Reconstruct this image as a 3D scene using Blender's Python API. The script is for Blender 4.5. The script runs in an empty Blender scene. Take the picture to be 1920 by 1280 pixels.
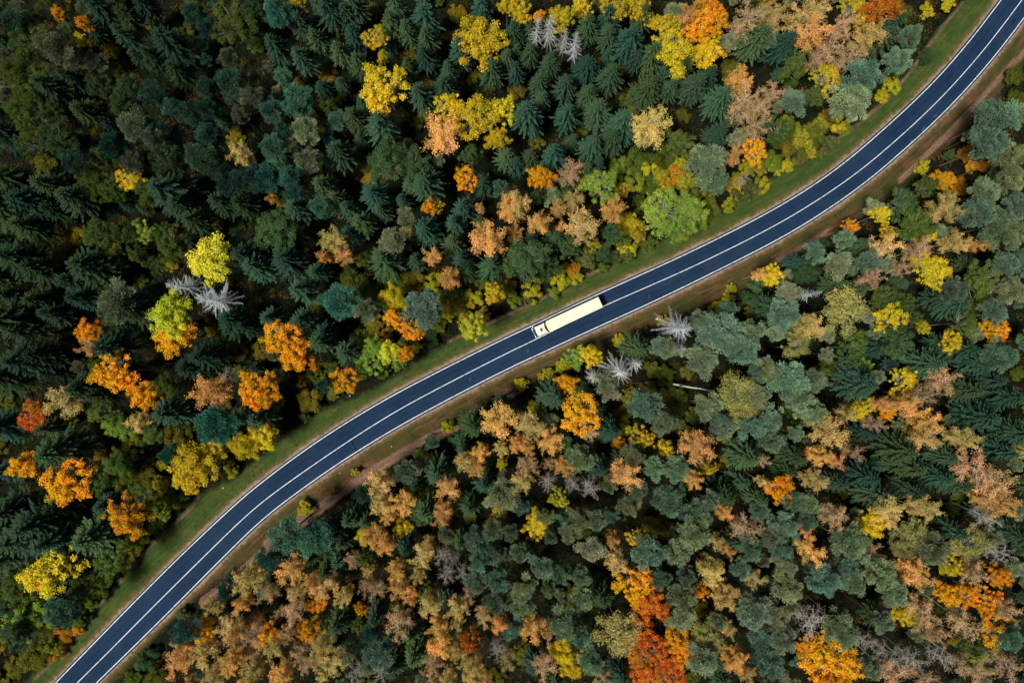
import bpy, math, random
import numpy as np
from mathutils import Vector, Matrix

S = bpy.context.scene
COL = S.collection
random.seed(7)
RNG = np.random.default_rng(7)

# ------------------------------------------------------------------ camera, sky, sun, exposure
H = 160.0                      # height of the drone above the road, metres
FPX = 1287.0                   # focal length in pixels of a 1920 px wide picture
cam_d = bpy.data.cameras.new('camera')
cam_d.sensor_width = 36.0
cam_d.lens = 36.0 * FPX / 1920.0
cam_d.clip_start = 1.0
cam_d.clip_end = 9000.0
cam = bpy.data.objects.new('camera', cam_d)
cam.location = (0, 0, H)
cam.rotation_euler = (0, 0, 0)
COL.objects.link(cam)
S.camera = cam

SUN_EL, SUN_AZ = 64.0, 238.0   # azimuth clockwise from the top of the picture (+Y)
world = bpy.data.worlds.new('World')
S.world = world
world.use_nodes = True
wn = world.node_tree
wn.nodes.clear()
sky = wn.nodes.new('ShaderNodeTexSky')
sky.sky_type = 'NISHITA'
sky.sun_disc = False
sky.sun_elevation = math.radians(SUN_EL)
sky.sun_rotation = math.radians(SUN_AZ)
bg = wn.nodes.new('ShaderNodeBackground')
bg.inputs['Strength'].default_value = 0.05
wo = wn.nodes.new('ShaderNodeOutputWorld')
wn.links.new(sky.outputs[0], bg.inputs[0])
wn.links.new(bg.outputs[0], wo.inputs[0])

sun_d = bpy.data.lights.new('sun', 'SUN')
sun_d.energy = 5.0
sun_d.angle = math.radians(12)
sun_d.color = (1.0, 0.95, 0.86)
sun = bpy.data.objects.new('sun', sun_d)
az, el = math.radians(SUN_AZ), math.radians(SUN_EL)
sd = Vector((math.sin(az) * math.cos(el), math.cos(az) * math.cos(el), math.sin(el)))
sun.rotation_euler = sd.to_track_quat('Z', 'Y').to_euler()
sun.location = sd * 300
COL.objects.link(sun)

S.view_settings.view_transform = 'Standard'
S.view_settings.look = 'None'
S.view_settings.exposure = -0.12
S.view_settings.gamma = 1.0
S.render.engine = 'CYCLES'
S.cycles.max_bounces = 5
S.cycles.diffuse_bounces = 2
S.cycles.glossy_bounces = 2
S.cycles.transmission_bounces = 3
S.cycles.use_denoising = True

# ------------------------------------------------------------------ helpers
def W(px, py, z=0.0):
    """point of the photograph (1920 px wide) -> place in the scene at height z"""
    k = (H - z) / FPX
    return ((px - 960.0) * k, -(py - 640.0) * k)

def new_mat(name):
    m = bpy.data.materials.new(name)
    m.use_nodes = True
    nt = m.node_tree
    nt.nodes.clear()
    return m, nt

def principled(nt, rough=0.7, spec=0.3):
    b = nt.nodes.new('ShaderNodeBsdfPrincipled')
    b.inputs['Roughness'].default_value = rough
    b.inputs['Specular IOR Level'].default_value = spec
    o = nt.nodes.new('ShaderNodeOutputMaterial')
    nt.links.new(b.outputs[0], o.inputs[0])
    return b

def noise(nt, scale, detail=3, rough=0.6, coord='Object'):
    tc = nt.nodes.new('ShaderNodeTexCoord')
    n = nt.nodes.new('ShaderNodeTexNoise')
    n.inputs['Scale'].default_value = scale
    n.inputs['Detail'].default_value = detail
    n.inputs['Roughness'].default_value = rough
    nt.links.new(tc.outputs[coord], n.inputs['Vector'])
    return n.outputs['Fac']

def mathn(nt, op, a, b=None, clamp=False):
    n = nt.nodes.new('ShaderNodeMath')
    n.operation = op
    n.use_clamp = clamp
    for i, x in enumerate((a, b)):
        if x is None:
            continue
        if isinstance(x, (int, float)):
            n.inputs[i].default_value = x
        else:
            nt.links.new(x, n.inputs[i])
    return n.outputs[0]

def maprange(nt, v, a, b, c=0.0, d=1.0, smooth=False):
    n = nt.nodes.new('ShaderNodeMapRange')
    if smooth:
        n.interpolation_type = 'SMOOTHSTEP'
    nt.links.new(v, n.inputs['Value'])
    for k, x in (('From Min', a), ('From Max', b), ('To Min', c), ('To Max', d)):
        n.inputs[k].default_value = x
    return n.outputs[0]

def mixc(nt, f, a, b, mode='MIX'):
    n = nt.nodes.new('ShaderNodeMix')
    n.data_type = 'RGBA'
    n.blend_type = mode
    for s, x in ((n.inputs['Factor'], f), (n.inputs[6], a), (n.inputs[7], b)):
        if isinstance(x, (int, float)):
            s.default_value = x
        elif isinstance(x, tuple):
            s.default_value = (*x, 1.0)
        else:
            nt.links.new(x, s)
    return n.outputs[2]

def attr(nt, name, out='Fac'):
    n = nt.nodes.new('ShaderNodeAttribute')
    n.attribute_name = name
    return n.outputs[out]

def plain(name, col, rough=0.6, spec=0.4, metal=0.0, vary=0.08, scale=2.0):
    m, nt = new_mat(name)
    b = principled(nt, rough, spec)
    b.inputs['Metallic'].default_value = metal
    f = noise(nt, scale)
    lo = tuple(c * (1 - vary * 2) for c in col)
    hi = tuple(min(1, c * (1 + vary)) for c in col)
    nt.links.new(mixc(nt, f, lo, hi), b.inputs['Base Color'])
    return m

# ------------------------------------------------------------------ materials
def leaf_material(name, trans=0.25, hue_amp=0.05, val_amp=0.5, sat=1.0):
    """foliage: the object's own colour, varied from leaf to leaf (v) and from bough to bough (c)"""
    m, nt = new_mat(name)
    oi = nt.nodes.new('ShaderNodeObjectInfo')
    v, c = attr(nt, 'v'), attr(nt, 'c')
    hs = nt.nodes.new('ShaderNodeHueSaturation')
    nt.links.new(oi.outputs['Color'], hs.inputs['Color'])
    h = mathn(nt, 'ADD', maprange(nt, c, 0, 1, 0.5 - hue_amp * .35, 0.5 + hue_amp),
              maprange(nt, v, 0, 1, -hue_amp * .35, hue_amp * .35))
    nt.links.new(h, hs.inputs['Hue'])
    hs.inputs['Saturation'].default_value = sat
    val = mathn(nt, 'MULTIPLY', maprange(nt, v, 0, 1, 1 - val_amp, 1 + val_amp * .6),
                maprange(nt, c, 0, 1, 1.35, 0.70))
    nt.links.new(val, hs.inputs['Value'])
    d = nt.nodes.new('ShaderNodeBsdfDiffuse')
    t = nt.nodes.new('ShaderNodeBsdfTranslucent')
    mx = nt.nodes.new('ShaderNodeMixShader')
    mx.inputs[0].default_value = trans
    o = nt.nodes.new('ShaderNodeOutputMaterial')
    nt.links.new(hs.outputs[0], d.inputs[0])
    nt.links.new(hs.outputs[0], t.inputs[0])
    nt.links.new(d.outputs[0], mx.inputs[1])
    nt.links.new(t.outputs[0], mx.inputs[2])
    nt.links.new(mx.outputs[0], o.inputs[0])
    return m

M = {}
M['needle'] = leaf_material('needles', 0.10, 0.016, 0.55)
M['leaf'] = leaf_material('leaves', 0.30, 0.020, 0.45)
M['maple'] = leaf_material('maple_leaves', 0.30, 0.042, 0.50)
M['twig'] = leaf_material('dry_twigs', 0.05, 0.01, 0.4)
M['bark'] = plain('brown_bark', (0.10, 0.075, 0.055), 0.9, 0.1, vary=.3, scale=1.5)
M['pine_bark'] = plain('pine_bark', (0.22, 0.12, 0.07), 0.9, 0.1, vary=.3, scale=1.5)

def birch_bark():
    m, nt = new_mat('birch_bark')
    b = principled(nt, 0.7, 0.2)
    tc = nt.nodes.new('ShaderNodeTexCoord')
    mp = nt.nodes.new('ShaderNodeMapping')
    mp.inputs['Scale'].default_value = (2, 2, 6)
    n = nt.nodes.new('ShaderNodeTexNoise')
    n.inputs['Scale'].default_value = 1.2
    nt.links.new(tc.outputs['Object'], mp.inputs[0])
    nt.links.new(mp.outputs[0], n.inputs['Vector'])
    f = maprange(nt, n.outputs['Fac'], .35, .45)
    nt.links.new(mixc(nt, f, (.16, .14, .12), (.55, .50, .42)), b.inputs['Base Color'])
    return m
M['birch_bark'] = birch_bark()
M['pale_bark'] = plain('pale_bare_bark', (0.50, 0.46, 0.40), 0.8, 0.1, vary=.25, scale=2)
M['grey_bark'] = plain('weathered_grey_bark', (0.28, 0.27, 0.25), 0.85, 0.1, vary=.25, scale=2)

def asphalt():
    m, nt = new_mat('asphalt')
    b = principled(nt, 0.85, 0.08)
    big, fine = noise(nt, 0.06, 4), noise(nt, 3.0, 4, .7)
    ln = attr(nt, 'lane')                      # 0..1 across each lane: the wheel tracks
    c = mixc(nt, maprange(nt, big, .35, .65), (.0072, .021, .053), (.013, .034, .074))  # blue of the reflected sky is put into the base colour
    c = mixc(nt, mathn(nt, 'MULTIPLY', maprange(nt, ln, .25, .75), .30), c, (.020, .046, .094))
    c = mixc(nt, mathn(nt, 'MULTIPLY', maprange(nt, fine, .35, .7), .35), c, (.007, .018, .045))
    c = mixc(nt, maprange(nt, noise(nt, 0.18, 6, .75), .48, .66, 0, .35), c, (.026, .050, .090))
    st = maprange(nt, noise(nt, 0.35, 2, .5), .70, .78)
    c = mixc(nt, mathn(nt, 'MULTIPLY', st, .5), c, (.006, .013, .030))
    nt.links.new(c, b.inputs['Base Color'])
    nt.links.new(maprange(nt, fine, .3, .7, .75, .95), b.inputs['Roughness'])
    bp = nt.nodes.new('ShaderNodeBump')
    bp.inputs['Strength'].default_value = .25
    nt.links.new(fine, bp.inputs['Height'])
    nt.links.new(bp.outputs[0], b.inputs['Normal'])
    return m
M['asphalt'] = asphalt()

def paint():
    m, nt = new_mat('road_paint')
    b = principled(nt, 0.55, 0.3)
    f = maprange(nt, noise(nt, 1.3, 5, .75), .30, .52)
    nt.links.new(mixc(nt, f, (.22, .26, .31), (.74, .77, .79)), b.inputs['Base Color'])
    return m
M['paint'] = paint()

def ground_mat():
    m, nt = new_mat('earth_grass_and_litter')
    b = principled(nt, 0.95, 0.1)
    n1, n2, n3 = noise(nt, 0.10, 4, .6), noise(nt, 0.9, 5, .7), noise(nt, 4.0, 4, .7)
    n4 = noise(nt, 0.28, 4, .65)
    # forest floor: dark needle litter, moss and fallen leaves
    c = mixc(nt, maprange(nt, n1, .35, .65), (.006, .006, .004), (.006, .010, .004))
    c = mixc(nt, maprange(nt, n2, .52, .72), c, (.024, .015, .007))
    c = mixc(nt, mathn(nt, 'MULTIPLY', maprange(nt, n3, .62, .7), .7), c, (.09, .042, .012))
    # verge
    gn = mixc(nt, maprange(nt, n4, .35, .68), (.024, .062, .011), (.070, .086, .020))
    gn = mixc(nt, mathn(nt, 'MULTIPLY', maprange(nt, n2, .5, .72), .6), gn, (.038, .062, .015))
    gs = mixc(nt, maprange(nt, n4, .38, .62), (.036, .042, .012), (.125, .058, .026))
    gs = mixc(nt, mathn(nt, 'MULTIPLY', maprange(nt, n2, .5, .7), .6), gs, (.060, .045, .020))
    cx = nt.nodes.new('ShaderNodeCombineXYZ')
    nt.links.new(mathn(nt, 'MULTIPLY', attr(nt, 'edge'), 1.6), cx.inputs[0])
    nt.links.new(mathn(nt, 'MULTIPLY', attr(nt, 'along'), .16), cx.inputs[1])
    sn = nt.nodes.new('ShaderNodeTexNoise')
    sn.inputs['Scale'].default_value = 1.0
    sn.inputs['Detail'].default_value = 4
    nt.links.new(cx.outputs[0], sn.inputs['Vector'])
    stk = sn.outputs['Fac']
    gs = mixc(nt, maprange(nt, stk, .50, .68, 0, .5), gs, (.19, .10, .058))
    gs = mixc(nt, maprange(nt, stk, .36, .48, .6, 0), gs, (.030, .034, .011))
    gs = mixc(nt, maprange(nt, n1, .46, .56, 0, .6), gs, (.048, .056, .014))
    gn = mixc(nt, maprange(nt, stk, .50, .68, 0, .45), gn, (.115, .115, .030))
    g = mixc(nt, attr(nt, 'south'), gn, gs)
    g = mixc(nt, mathn(nt, 'MULTIPLY', maprange(nt, n3, .3, .5, 1, 0), .5), g, (.022, .026, .010))
    wob = mathn(nt, 'MULTIPLY', mathn(nt, 'SUBTRACT', n2, .5), 3.0)
    vg = maprange(nt, mathn(nt, 'ADD', attr(nt, 'verge'), wob), -.6, .9)
    c = mixc(nt, vg, c, g)
    # trodden dirt track
    pd = mathn(nt, 'ADD', attr(nt, 'path'), mathn(nt, 'MULTIPLY', mathn(nt, 'SUBTRACT', n2, .5), 1.4))
    dirt = mixc(nt, maprange(nt, n3, .35, .65), (.13, .065, .042), (.32, .19, .135))
    dirt = mixc(nt, maprange(nt, stk, .35, .55, .6, 0), dirt, (.085, .048, .028))
    c = mixc(nt, maprange(nt, pd, .0, .55, .9, 0), c, dirt)
    # gravel shoulder next to the asphalt
    e = mathn(nt, 'ADD', attr(nt, 'edge'), mathn(nt, 'MULTIPLY', mathn(nt, 'SUBTRACT', n2, .5), 1.8))
    e = mathn(nt, 'ADD', e, mathn(nt, 'MULTIPLY', mathn(nt, 'SUBTRACT', n1, .5), 1.6))
    tan = mixc(nt, maprange(nt, n3, .35, .65), (.15, .11, .075), (.40, .33, .25))
    ru = mixc(nt, maprange(nt, n2, .3, .7), (.22, .115, .055), (.12, .085, .035))
    c = mixc(nt, maprange(nt, e, .4, 1.6, .8, 0), c, ru)
    c = mixc(nt, maprange(nt, e, .15, .75, .95, 0), c, tan)
    nt.links.new(c, b.inputs['Base Color'])
    bp = nt.nodes.new('ShaderNodeBump')
    bp.inputs['Strength'].default_value = .6
    bp.inputs['Distance'].default_value = .3
    nt.links.new(mathn(nt, 'ADD', n2, mathn(nt, 'MULTIPLY', n3, .5)), bp.inputs['Height'])
    nt.links.new(bp.outputs[0], b.inputs['Normal'])
    return m
M['ground'] = ground_mat()

# ------------------------------------------------------------------ the road (measured along the photograph)
CEN = [(1990,-95),(1916,0),(1882,46),(1840,100),(1772,177),(1700,246),(1614,320),(1527,380),(1440,431),(1302,499),
       (1218,536),(1135,572),(1060,608),(997,640),(960,657),(850,713),(755,763),(680,809),(605,859),(525,915),
       (467,960),(375,1050),(282,1142),(205,1220),(144,1280),(60,1364)]
UPP = [(1950,-95),(1877,0),(1830,62),(1772,133),(1690,214),(1567,320),(1515,354),(1440,400),(1290,475),(1205,513),(1125,550),
       (1040,590),(960,628),(900,657),(830,692),(730,744),(630,803),(550,858),(480,912),(425,960),(337,1042),(255,1125),(190,1190),(104,1280),(22,1364)]
LOW = [(2025,-95),(1945,0),(1920,32),(1877,87),(1825,150),(1760,221),(1652,320),(1580,374),(1510,420),(1440,460),(1282,538),
       (1210,573),(1135,607),(1060,641),(960,687),(840,748),(730,809),(630,870),(555,925),(507,960),(480,984),(400,1062),(320,1144),(240,1222),(180,1280),(96,1364)]

def smooth_line(pts, n=260):
    P = np.array([W(*p) for p in pts])
    for _ in range(2):                                  # Chaikin
        Q = [P[0]]
        for a, b in zip(P[:-1], P[1:]):
            Q += [a * .75 + b * .25, a * .25 + b * .75]
        Q.append(P[-1])
        P = np.array(Q)
    L = np.r_[0, np.cumsum(np.linalg.norm(np.diff(P, axis=0), axis=1))]
    t = np.linspace(0, L[-1], n)
    P = np.c_[np.interp(t, L, P[:, 0]), np.interp(t, L, P[:, 1])]
    for _ in range(6):
        P[1:-1] = P[1:-1] * .5 + (P[:-2] + P[2:]) * .25
    # run straight on past the frame
    d0 = (P[0] - P[3]); d0 /= np.linalg.norm(d0)
    d1 = (P[-1] - P[-4]); d1 /= np.linalg.norm(d1)
    A = [P[0] + d0 * s for s in (400, 250, 150, 90, 50, 25, 10)]
    B = [P[-1] + d1 * s for s in (10, 25, 50, 90, 150, 250, 400)]
    return np.array(A + list(P) + B)
C_, U_, L_ = smooth_line(CEN), smooth_line(UPP), smooth_line(LOW)

def normals_of(P):
    T = np.gradient(P, axis=0)
    T /= np.linalg.norm(T, axis=1)[:, None]
    return np.c_[T[:, 1], -T[:, 0]]                     # to the north-west side (upper left)
def nearest_on(P, Q):
    """for each point of P its nearest point on polyline Q"""
    A, B = Q[:-1], Q[1:]
    D = B - A
    out = np.empty_like(P)
    dist = np.empty(len(P))
    for i in range(0, len(P), 4000):
        p = P[i:i + 4000, None]
        t = np.clip(((p - A) * D).sum(-1) / (D * D).sum(-1), 0, 1)
        X = A + D * t[..., None]
        dd = np.linalg.norm(p - X, axis=-1)
        k = dd.argmin(1)
        r = np.arange(len(k))
        out[i:i + 4000] = X[r, k]
        dist[i:i + 4000] = dd[r, k]
    return out, dist
N_ = normals_of(C_)
if N_[len(N_)//2][1] < 0:
    N_ = -N_
SGN = 1.0 if float(np.dot(C_[140] - C_[139], [N_[139][1], -N_[139][0]])) > 0 else -1.0
UO, LO = nearest_on(C_, U_)[0], nearest_on(C_, L_)[0]
hw_u = np.abs(((UO - C_) * N_).sum(1))
hw_l = np.abs(((LO - C_) * N_).sum(1))
k = np.ones(15) / 15
def sm(x):
    return np.convolve(np.pad(x, 7, mode='edge'), k, mode='valid')
hw_u, hw_l = np.clip(sm(hw_u), 2.9, 4.2), np.clip(sm(hw_l), 2.9, 4.2)

def mesh_from(name, V, F, mats, parent=None, midx=None, smooth=False):
    me = bpy.data.meshes.new(name)
    me.from_pydata([tuple(map(float, v)) for v in V], [], F)
    for m in (mats if isinstance(mats, (list, tuple)) else [mats]):
        me.materials.append(m)
    if midx is not None:
        me.polygons.foreach_set('material_index', midx)
    if smooth:
        me.polygons.foreach_set('use_smooth', [True] * len(me.polygons))
    me.update()
    o = bpy.data.objects.new(name, me)
    COL.objects.link(o)
    if parent:
        o.parent = parent
    return o

def strip(name, offs, z, mat, parent=None, lane=None):
    """sheet along the road; offs = list of lateral offsets arrays from the centre line"""
    n = len(C_)
    V, F = [], []
    for i in range(n):
        for k_, o in enumerate(offs):
            p = C_[i] + N_[i] * o[i]
            zz = z[k_] if isinstance(z, (list, tuple)) else z
            V.append((p[0], p[1], zz))
    m = len(offs)
    for i in range(n - 1):
        for j in range(m - 1):
            a = i * m + j
            F.append((a, a + 1, a + m + 1, a + m))
    o = mesh_from(name, V, F, mat, parent)
    me = o.data
    if me.polygons[len(me.polygons) // 2].normal.z < 0:
        me.flip_normals()
    if lane is not None:
        at = me.attributes.new('lane', 'FLOAT', 'POINT')
        at.data.foreach_set('value', np.tile(np.array(lane, float), n))
    return o

def structure(o):
    o['kind'] = 'structure'
    return o

fr = [-1, -.75, -.5, -.25, 0, .25, .5, .75, 1]
offs = [-(hw_l + .42), -(hw_l + .40)] + [f * (hw_l if f < 0 else hw_u) for f in fr] + [hw_u + .40, hw_u + .42]
zs = [-.18] + [.05] + [.05, .065, .08, .095, .10, .095, .08, .065, .05] + [.05] + [-.18]
lane = [0, 0] + [0, .9, .2, .9, 0, .9, .2, .9, 0] + [0, 0]
road = structure(strip('road', offs, zs, M['asphalt'], lane=lane))
road['label'] = 'dark blue asphalt road curving diagonally through the forest'
road_z = 0.05
for nm, off, w, z in (('centre_line', np.zeros(len(C_)), .085, .106), ('edge_line', hw_u - .02, .095, .056), ('edge_line', -(hw_l - .02), .095, .056)):
    o = strip(nm, [off - w, off + w], z, M['paint'], road)
# scuffs and a repaired seam in the asphalt
def road_mark(px, py, L, w, ang, mat):
    x, y = W(px, py)
    a = math.radians(ang)
    u, v = Vector((math.cos(a), math.sin(a))), Vector((-math.sin(a), math.cos(a)))
    n = 14
    V = [(x, y, .1005)]
    for i in range(n):
        t = i / n * 2 * math.pi
        r = 1 + random.uniform(-.25, .2)
        p = u * math.cos(t) * L / 2 * r + v * math.sin(t) * w / 2 * r
        V.append((x + p.x, y + p.y, .1005))
    return mesh_from('asphalt_scuff', V, [(0, 1 + i, 1 + (i + 1) % n) for i in range(n)], mat, road)
M['scuff'] = plain('worn_pale_asphalt', (.045,.085,.14), .9, .05, vary=.3, scale=6)
M['seam'] = plain('bitumen_seam', (.004,.010,.028), .95, .03, vary=.3, scale=4)
for q in ((990,658,1.2,.35,85),(882,711,.9,.35,70),(1217,556,1.0,.3,100),(1753,218,1.4,.35,45),(1731,242,1.5,.4,60),(1708,265,1.3,.4,50),(1716,265,.8,.3,0)):
    road_mark(*q, M['scuff'])
for q in ((661,829,1.6,.28,-65),(667,841,1.3,.22,-68),(655,817,.9,.2,-60),(1900,40,1.2,.4,50)):
    road_mark(*q, M['seam'])

# ------------------------------------------------------------------ the ground
NB = [(1890,-110),(1812,0),(1765,50),(1705,135),(1655,190),(1560,270),(1450,332),(1350,388),(1230,455),(1130,502),(1010,562),(900,612),(840,642),
      (770,688),(690,735),(600,770),(520,830),(440,895),(372,930),(330,975),(270,1030),(200,1115),(140,1185),(50,1275),(-40,1370)]
SB = [(2090,-80),(1960,60),(1905,140),(1850,205),(1800,255),(1750,295),(1700,345),(1620,402),(1540,455),(1480,492),(1400,540),(1330,572),(1240,605),(1160,640),
      (1050,685),(960,735),(880,790),(800,838),(700,885),(640,930),(570,972),(500,1035),(440,1065),(380,1112),(310,1172),(250,1240),(205,1290),(130,1370)]
NBw, SBw = np.array([W(*p) for p in NB]), np.array([W(*p) for p in SB])
PATHS = [[(1812,0),(1765,55),(1705,140),(1655,195),(1600,240),(1560,268),(1500,305)],
         [(1450,336),(1400,362),(1350,391)],
         [(1130,503),(1090,520),(1010,563),(960,586),(900,613),(840,641)],
         [(372,925),(362,945),(330,978),(300,1005),(270,1033),(200,1118),(170,1150),(130,1205),(60,1275)],
         [(1990,30),(1890,130),(1830,200),(1760,270),(1690,338)],[(1560,430),(1500,465),(1440,500)],
         [(975,728),(880,782),(840,806),(760,847),(700,882),(640,922),(560,985),(500,1020)],
         [(880,778),(800,825),(720,868),(640,912)],[(560,975),(500,1030),(440,1085),(380,1130)]]
PATHSw = [np.array([W(*p) for p in q]) for q in PATHS]

def in_corridor(P):
    poly = np.vstack([NBw, SBw[::-1]])
    x, y = P[:, 0], P[:, 1]
    inside = np.zeros(len(P), bool)
    j = len(poly) - 1
    for i in range(len(poly)):
        xi, yi = poly[i]; xj, yj = poly[j]
        if yi != yj:
            c = ((yi > y) != (yj > y)) & (x < (xj - xi) * (y - yi) / (yj - yi) + xi)
            inside ^= c
        j = i
    return inside

def ground_fields(P):
    X, d = nearest_on(P, C_)
    k_ = np.linalg.norm(P[:, None, :1] * 0, axis=-1) if False else None
    side = np.empty(len(P))
    hw = np.empty(len(P))
    along = np.empty(len(P))
    ARC = np.r_[0, np.cumsum(np.linalg.norm(np.diff(C_, axis=0), axis=1))]
    for i in range(0, len(P), 4000):
        p = P[i:i + 4000, None]
        j = np.linalg.norm(p - C_[None], axis=-1).argmin(1)
        s = ((P[i:i + 4000] - C_[j]) * N_[j]).sum(1)
        side[i:i + 4000] = s
        along[i:i + 4000] = ARC[j] + ((P[i:i + 4000] - C_[j]) * np.c_[N_[j][:, 1], -N_[j][:, 0]]).sum(1) * SGN
        hw[i:i + 4000] = np.where(s > 0, hw_u[j], hw_l[j])
    edge = d - hw - .4
    dn = nearest_on(P, NBw)[1]
    ds = nearest_on(P, SBw)[1]
    ins = in_corridor(P)
    v = np.where(ins, 1, -1) * np.minimum(dn, ds)
    path = np.full(len(P), 99.)
    for i_, q in enumerate(PATHSw):
        path = np.minimum(path, nearest_on(P, q)[1] - (0.0 if i_ < 4 else .85 if i_ in (6, 8) else .35))
    return edge, side, v, path, along

def vnoise(x, y, s, seed):
    r = np.random.default_rng(seed)
    z = np.zeros_like(x)
    for i in range(7):
        a, ph, f = r.uniform(0, 6.28), r.uniform(0, 6.28), r.uniform(.5, 1.6) / s
        z += np.sin((x * math.cos(a) + y * math.sin(a)) * f * 6.28 + ph)
    return z / 7

def ground_z(P, F=None):
    edge, side, v, path = (F if F is not None else ground_fields(P))[:4]
    x, y = P[:, 0], P[:, 1]
    w = np.clip((edge - 1.5) / 5, 0, 1)
    z = -.06 - .45 * np.clip((edge + .3) / 5, 0, 1)
    z += w * (vnoise(x, y, 22, 1) * .45 + vnoise(x, y, 5, 2) * .22)
    z -= .25 * np.exp(-(path / .9) ** 2) * np.clip(edge / 2, 0, 1)
    return np.where(edge < -.2, -.35, z)

ax = np.concatenate([-np.geomspace(3000, 165, 16), np.arange(-160, 160.1, .9), np.geomspace(165, 3000, 16)])
ay = np.concatenate([-np.geomspace(3000, 118, 16), np.arange(-114, 114.1, .9), np.geomspace(118, 3000, 16)])
GX, GY = np.meshgrid(ax, ay)
GP = np.c_[GX.ravel(), GY.ravel()]
GF = ground_fields(GP)
GZ = ground_z(GP, GF)
nx, ny = len(ax), len(ay)
idx = np.arange(nx * ny).reshape(ny, nx)
quads = np.stack([idx[:-1, :-1], idx[:-1, 1:], idx[1:, 1:], idx[1:, :-1]], -1).reshape(-1, 4)

def big_mesh(name, V, Q, mat, fattr=None, pattr=None, smooth=False):
    """quads (n,4) index array -> mesh data, fast"""
    me = bpy.data.meshes.new(name)
    nq = len(Q)
    me.vertices.add(len(V))
    me.vertices.foreach_set('co', np.asarray(V, np.float32).ravel())
    me.loops.add(nq * 4)
    me.loops.foreach_set('vertex_index', np.asarray(Q, np.int32).ravel())
    me.polygons.add(nq)
    me.polygons.foreach_set('loop_start', np.arange(0, nq * 4, 4, dtype=np.int32))
    try:
        me.polygons.foreach_set('loop_total', np.full(nq, 4, np.int32))
    except Exception:
        pass
    for dom, dd in (('FACE', fattr), ('POINT', pattr)):
        for k_, a in (dd or {}).items():
            at = me.attributes.new(k_, 'FLOAT', dom)
            at.data.foreach_set('value', np.asarray(a, np.float32))
    me.update(calc_edges=True)
    me.validate()
    if smooth:
        me.polygons.foreach_set('use_smooth', np.ones(nq, bool))
    me.materials.append(mat)
    return me

gme = big_mesh('ground', np.c_[GP, GZ], quads, M['ground'],
               pattr={'edge': GF[0], 'along': GF[4], 'south': np.clip(.5 - GF[1] * 2, 0, 1), 'verge': GF[2], 'path': GF[3]}, smooth=True)
ground = structure(bpy.data.objects.new('ground', gme))
COL.objects.link(ground)

# ------------------------------------------------------------------ leaf geometry
def unit(a):
    return a / np.maximum(np.linalg.norm(a, axis=-1, keepdims=True), 1e-9)

class Leaves:
    """collects leaf-shaped faces (four corners each)"""
    def __init__(s):
        s.q, s.v, s.c = [], [], []
    def add(s, P, A, Nn, L, Wd, c, bend=0.0):
        A = unit(A)
        B = unit(np.cross(Nn, A))
        L = np.asarray(L).reshape(-1, 1) if np.ndim(L) else L
        Wd = np.asarray(Wd).reshape(-1, 1) if np.ndim(Wd) else Wd
        q = np.stack([P, P + A * L * .45 + B * Wd / 2, P + A * L, P + A * L * .45 - B * Wd / 2], 1)
        s.q.append(q)
        s.v.append(RNG.random(len(P)))
        s.c.append(np.broadcast_to(c, (len(P),)))
    def tube(s, P0, P1, r0, r1, c=.5, sides=4):
        """tapered limb between two points"""
        P0, P1 = np.array(P0, float), np.array(P1, float)
        d = unit(P1 - P0)
        a = unit(np.cross(d, [0.3, .9, .1] if abs(d[2]) > .8 else [0, 0, 1.]))
        b = np.cross(d, a)
        ring = lambda P, r: [P + (a * math.cos(t) + b * math.sin(t)) * r for t in np.arange(sides) * 2 * math.pi / sides]
        R0, R1 = ring(P0, r0), ring(P1, r1)
        s.q.append(np.array([[R0[i], R0[(i + 1) % sides], R1[(i + 1) % sides], R1[i]] for i in range(sides)]))
        s.v.append(RNG.random(sides) * .3 + .35)
        s.c.append(np.full(sides, c))
    def mesh(s, name, mat):
        Q = np.concatenate(s.q)
        n = len(Q)
        return big_mesh(name, Q.reshape(-1, 3), np.arange(n * 4).reshape(n, 4), mat,
                        {'v': np.concatenate(s.v), 'c': np.clip(np.concatenate(s.c), 0, 1)})

def trunk_leaves(h, r, lean=(0, 0), seg=6, limbs=None):
    T = Leaves()
    P = [np.array([lean[0] * (i / seg) ** 2 + (random.uniform(-.06, .06) * h * .05 if 0 < i else 0),
                   lean[1] * (i / seg) ** 2 + (random.uniform(-.06, .06) * h * .05 if 0 < i else 0),
                   (-1.0 if i == 0 else h * i / seg)]) for i in range(seg + 1)]
    for i in range(seg):
        T.tube(P[i], P[i + 1], r * (1 - .9 * i / seg), r * (1 - .9 * (i + 1) / seg), sides=6)
    return T, P

def on_stem(P, z):
    P = np.array(P)
    return np.array([np.interp(z, P[:, 2], P[:, 0]), np.interp(z, P[:, 2], P[:, 1]), z])

def r3(n):
    return unit(RNG.normal(size=(n, 3)))

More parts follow.
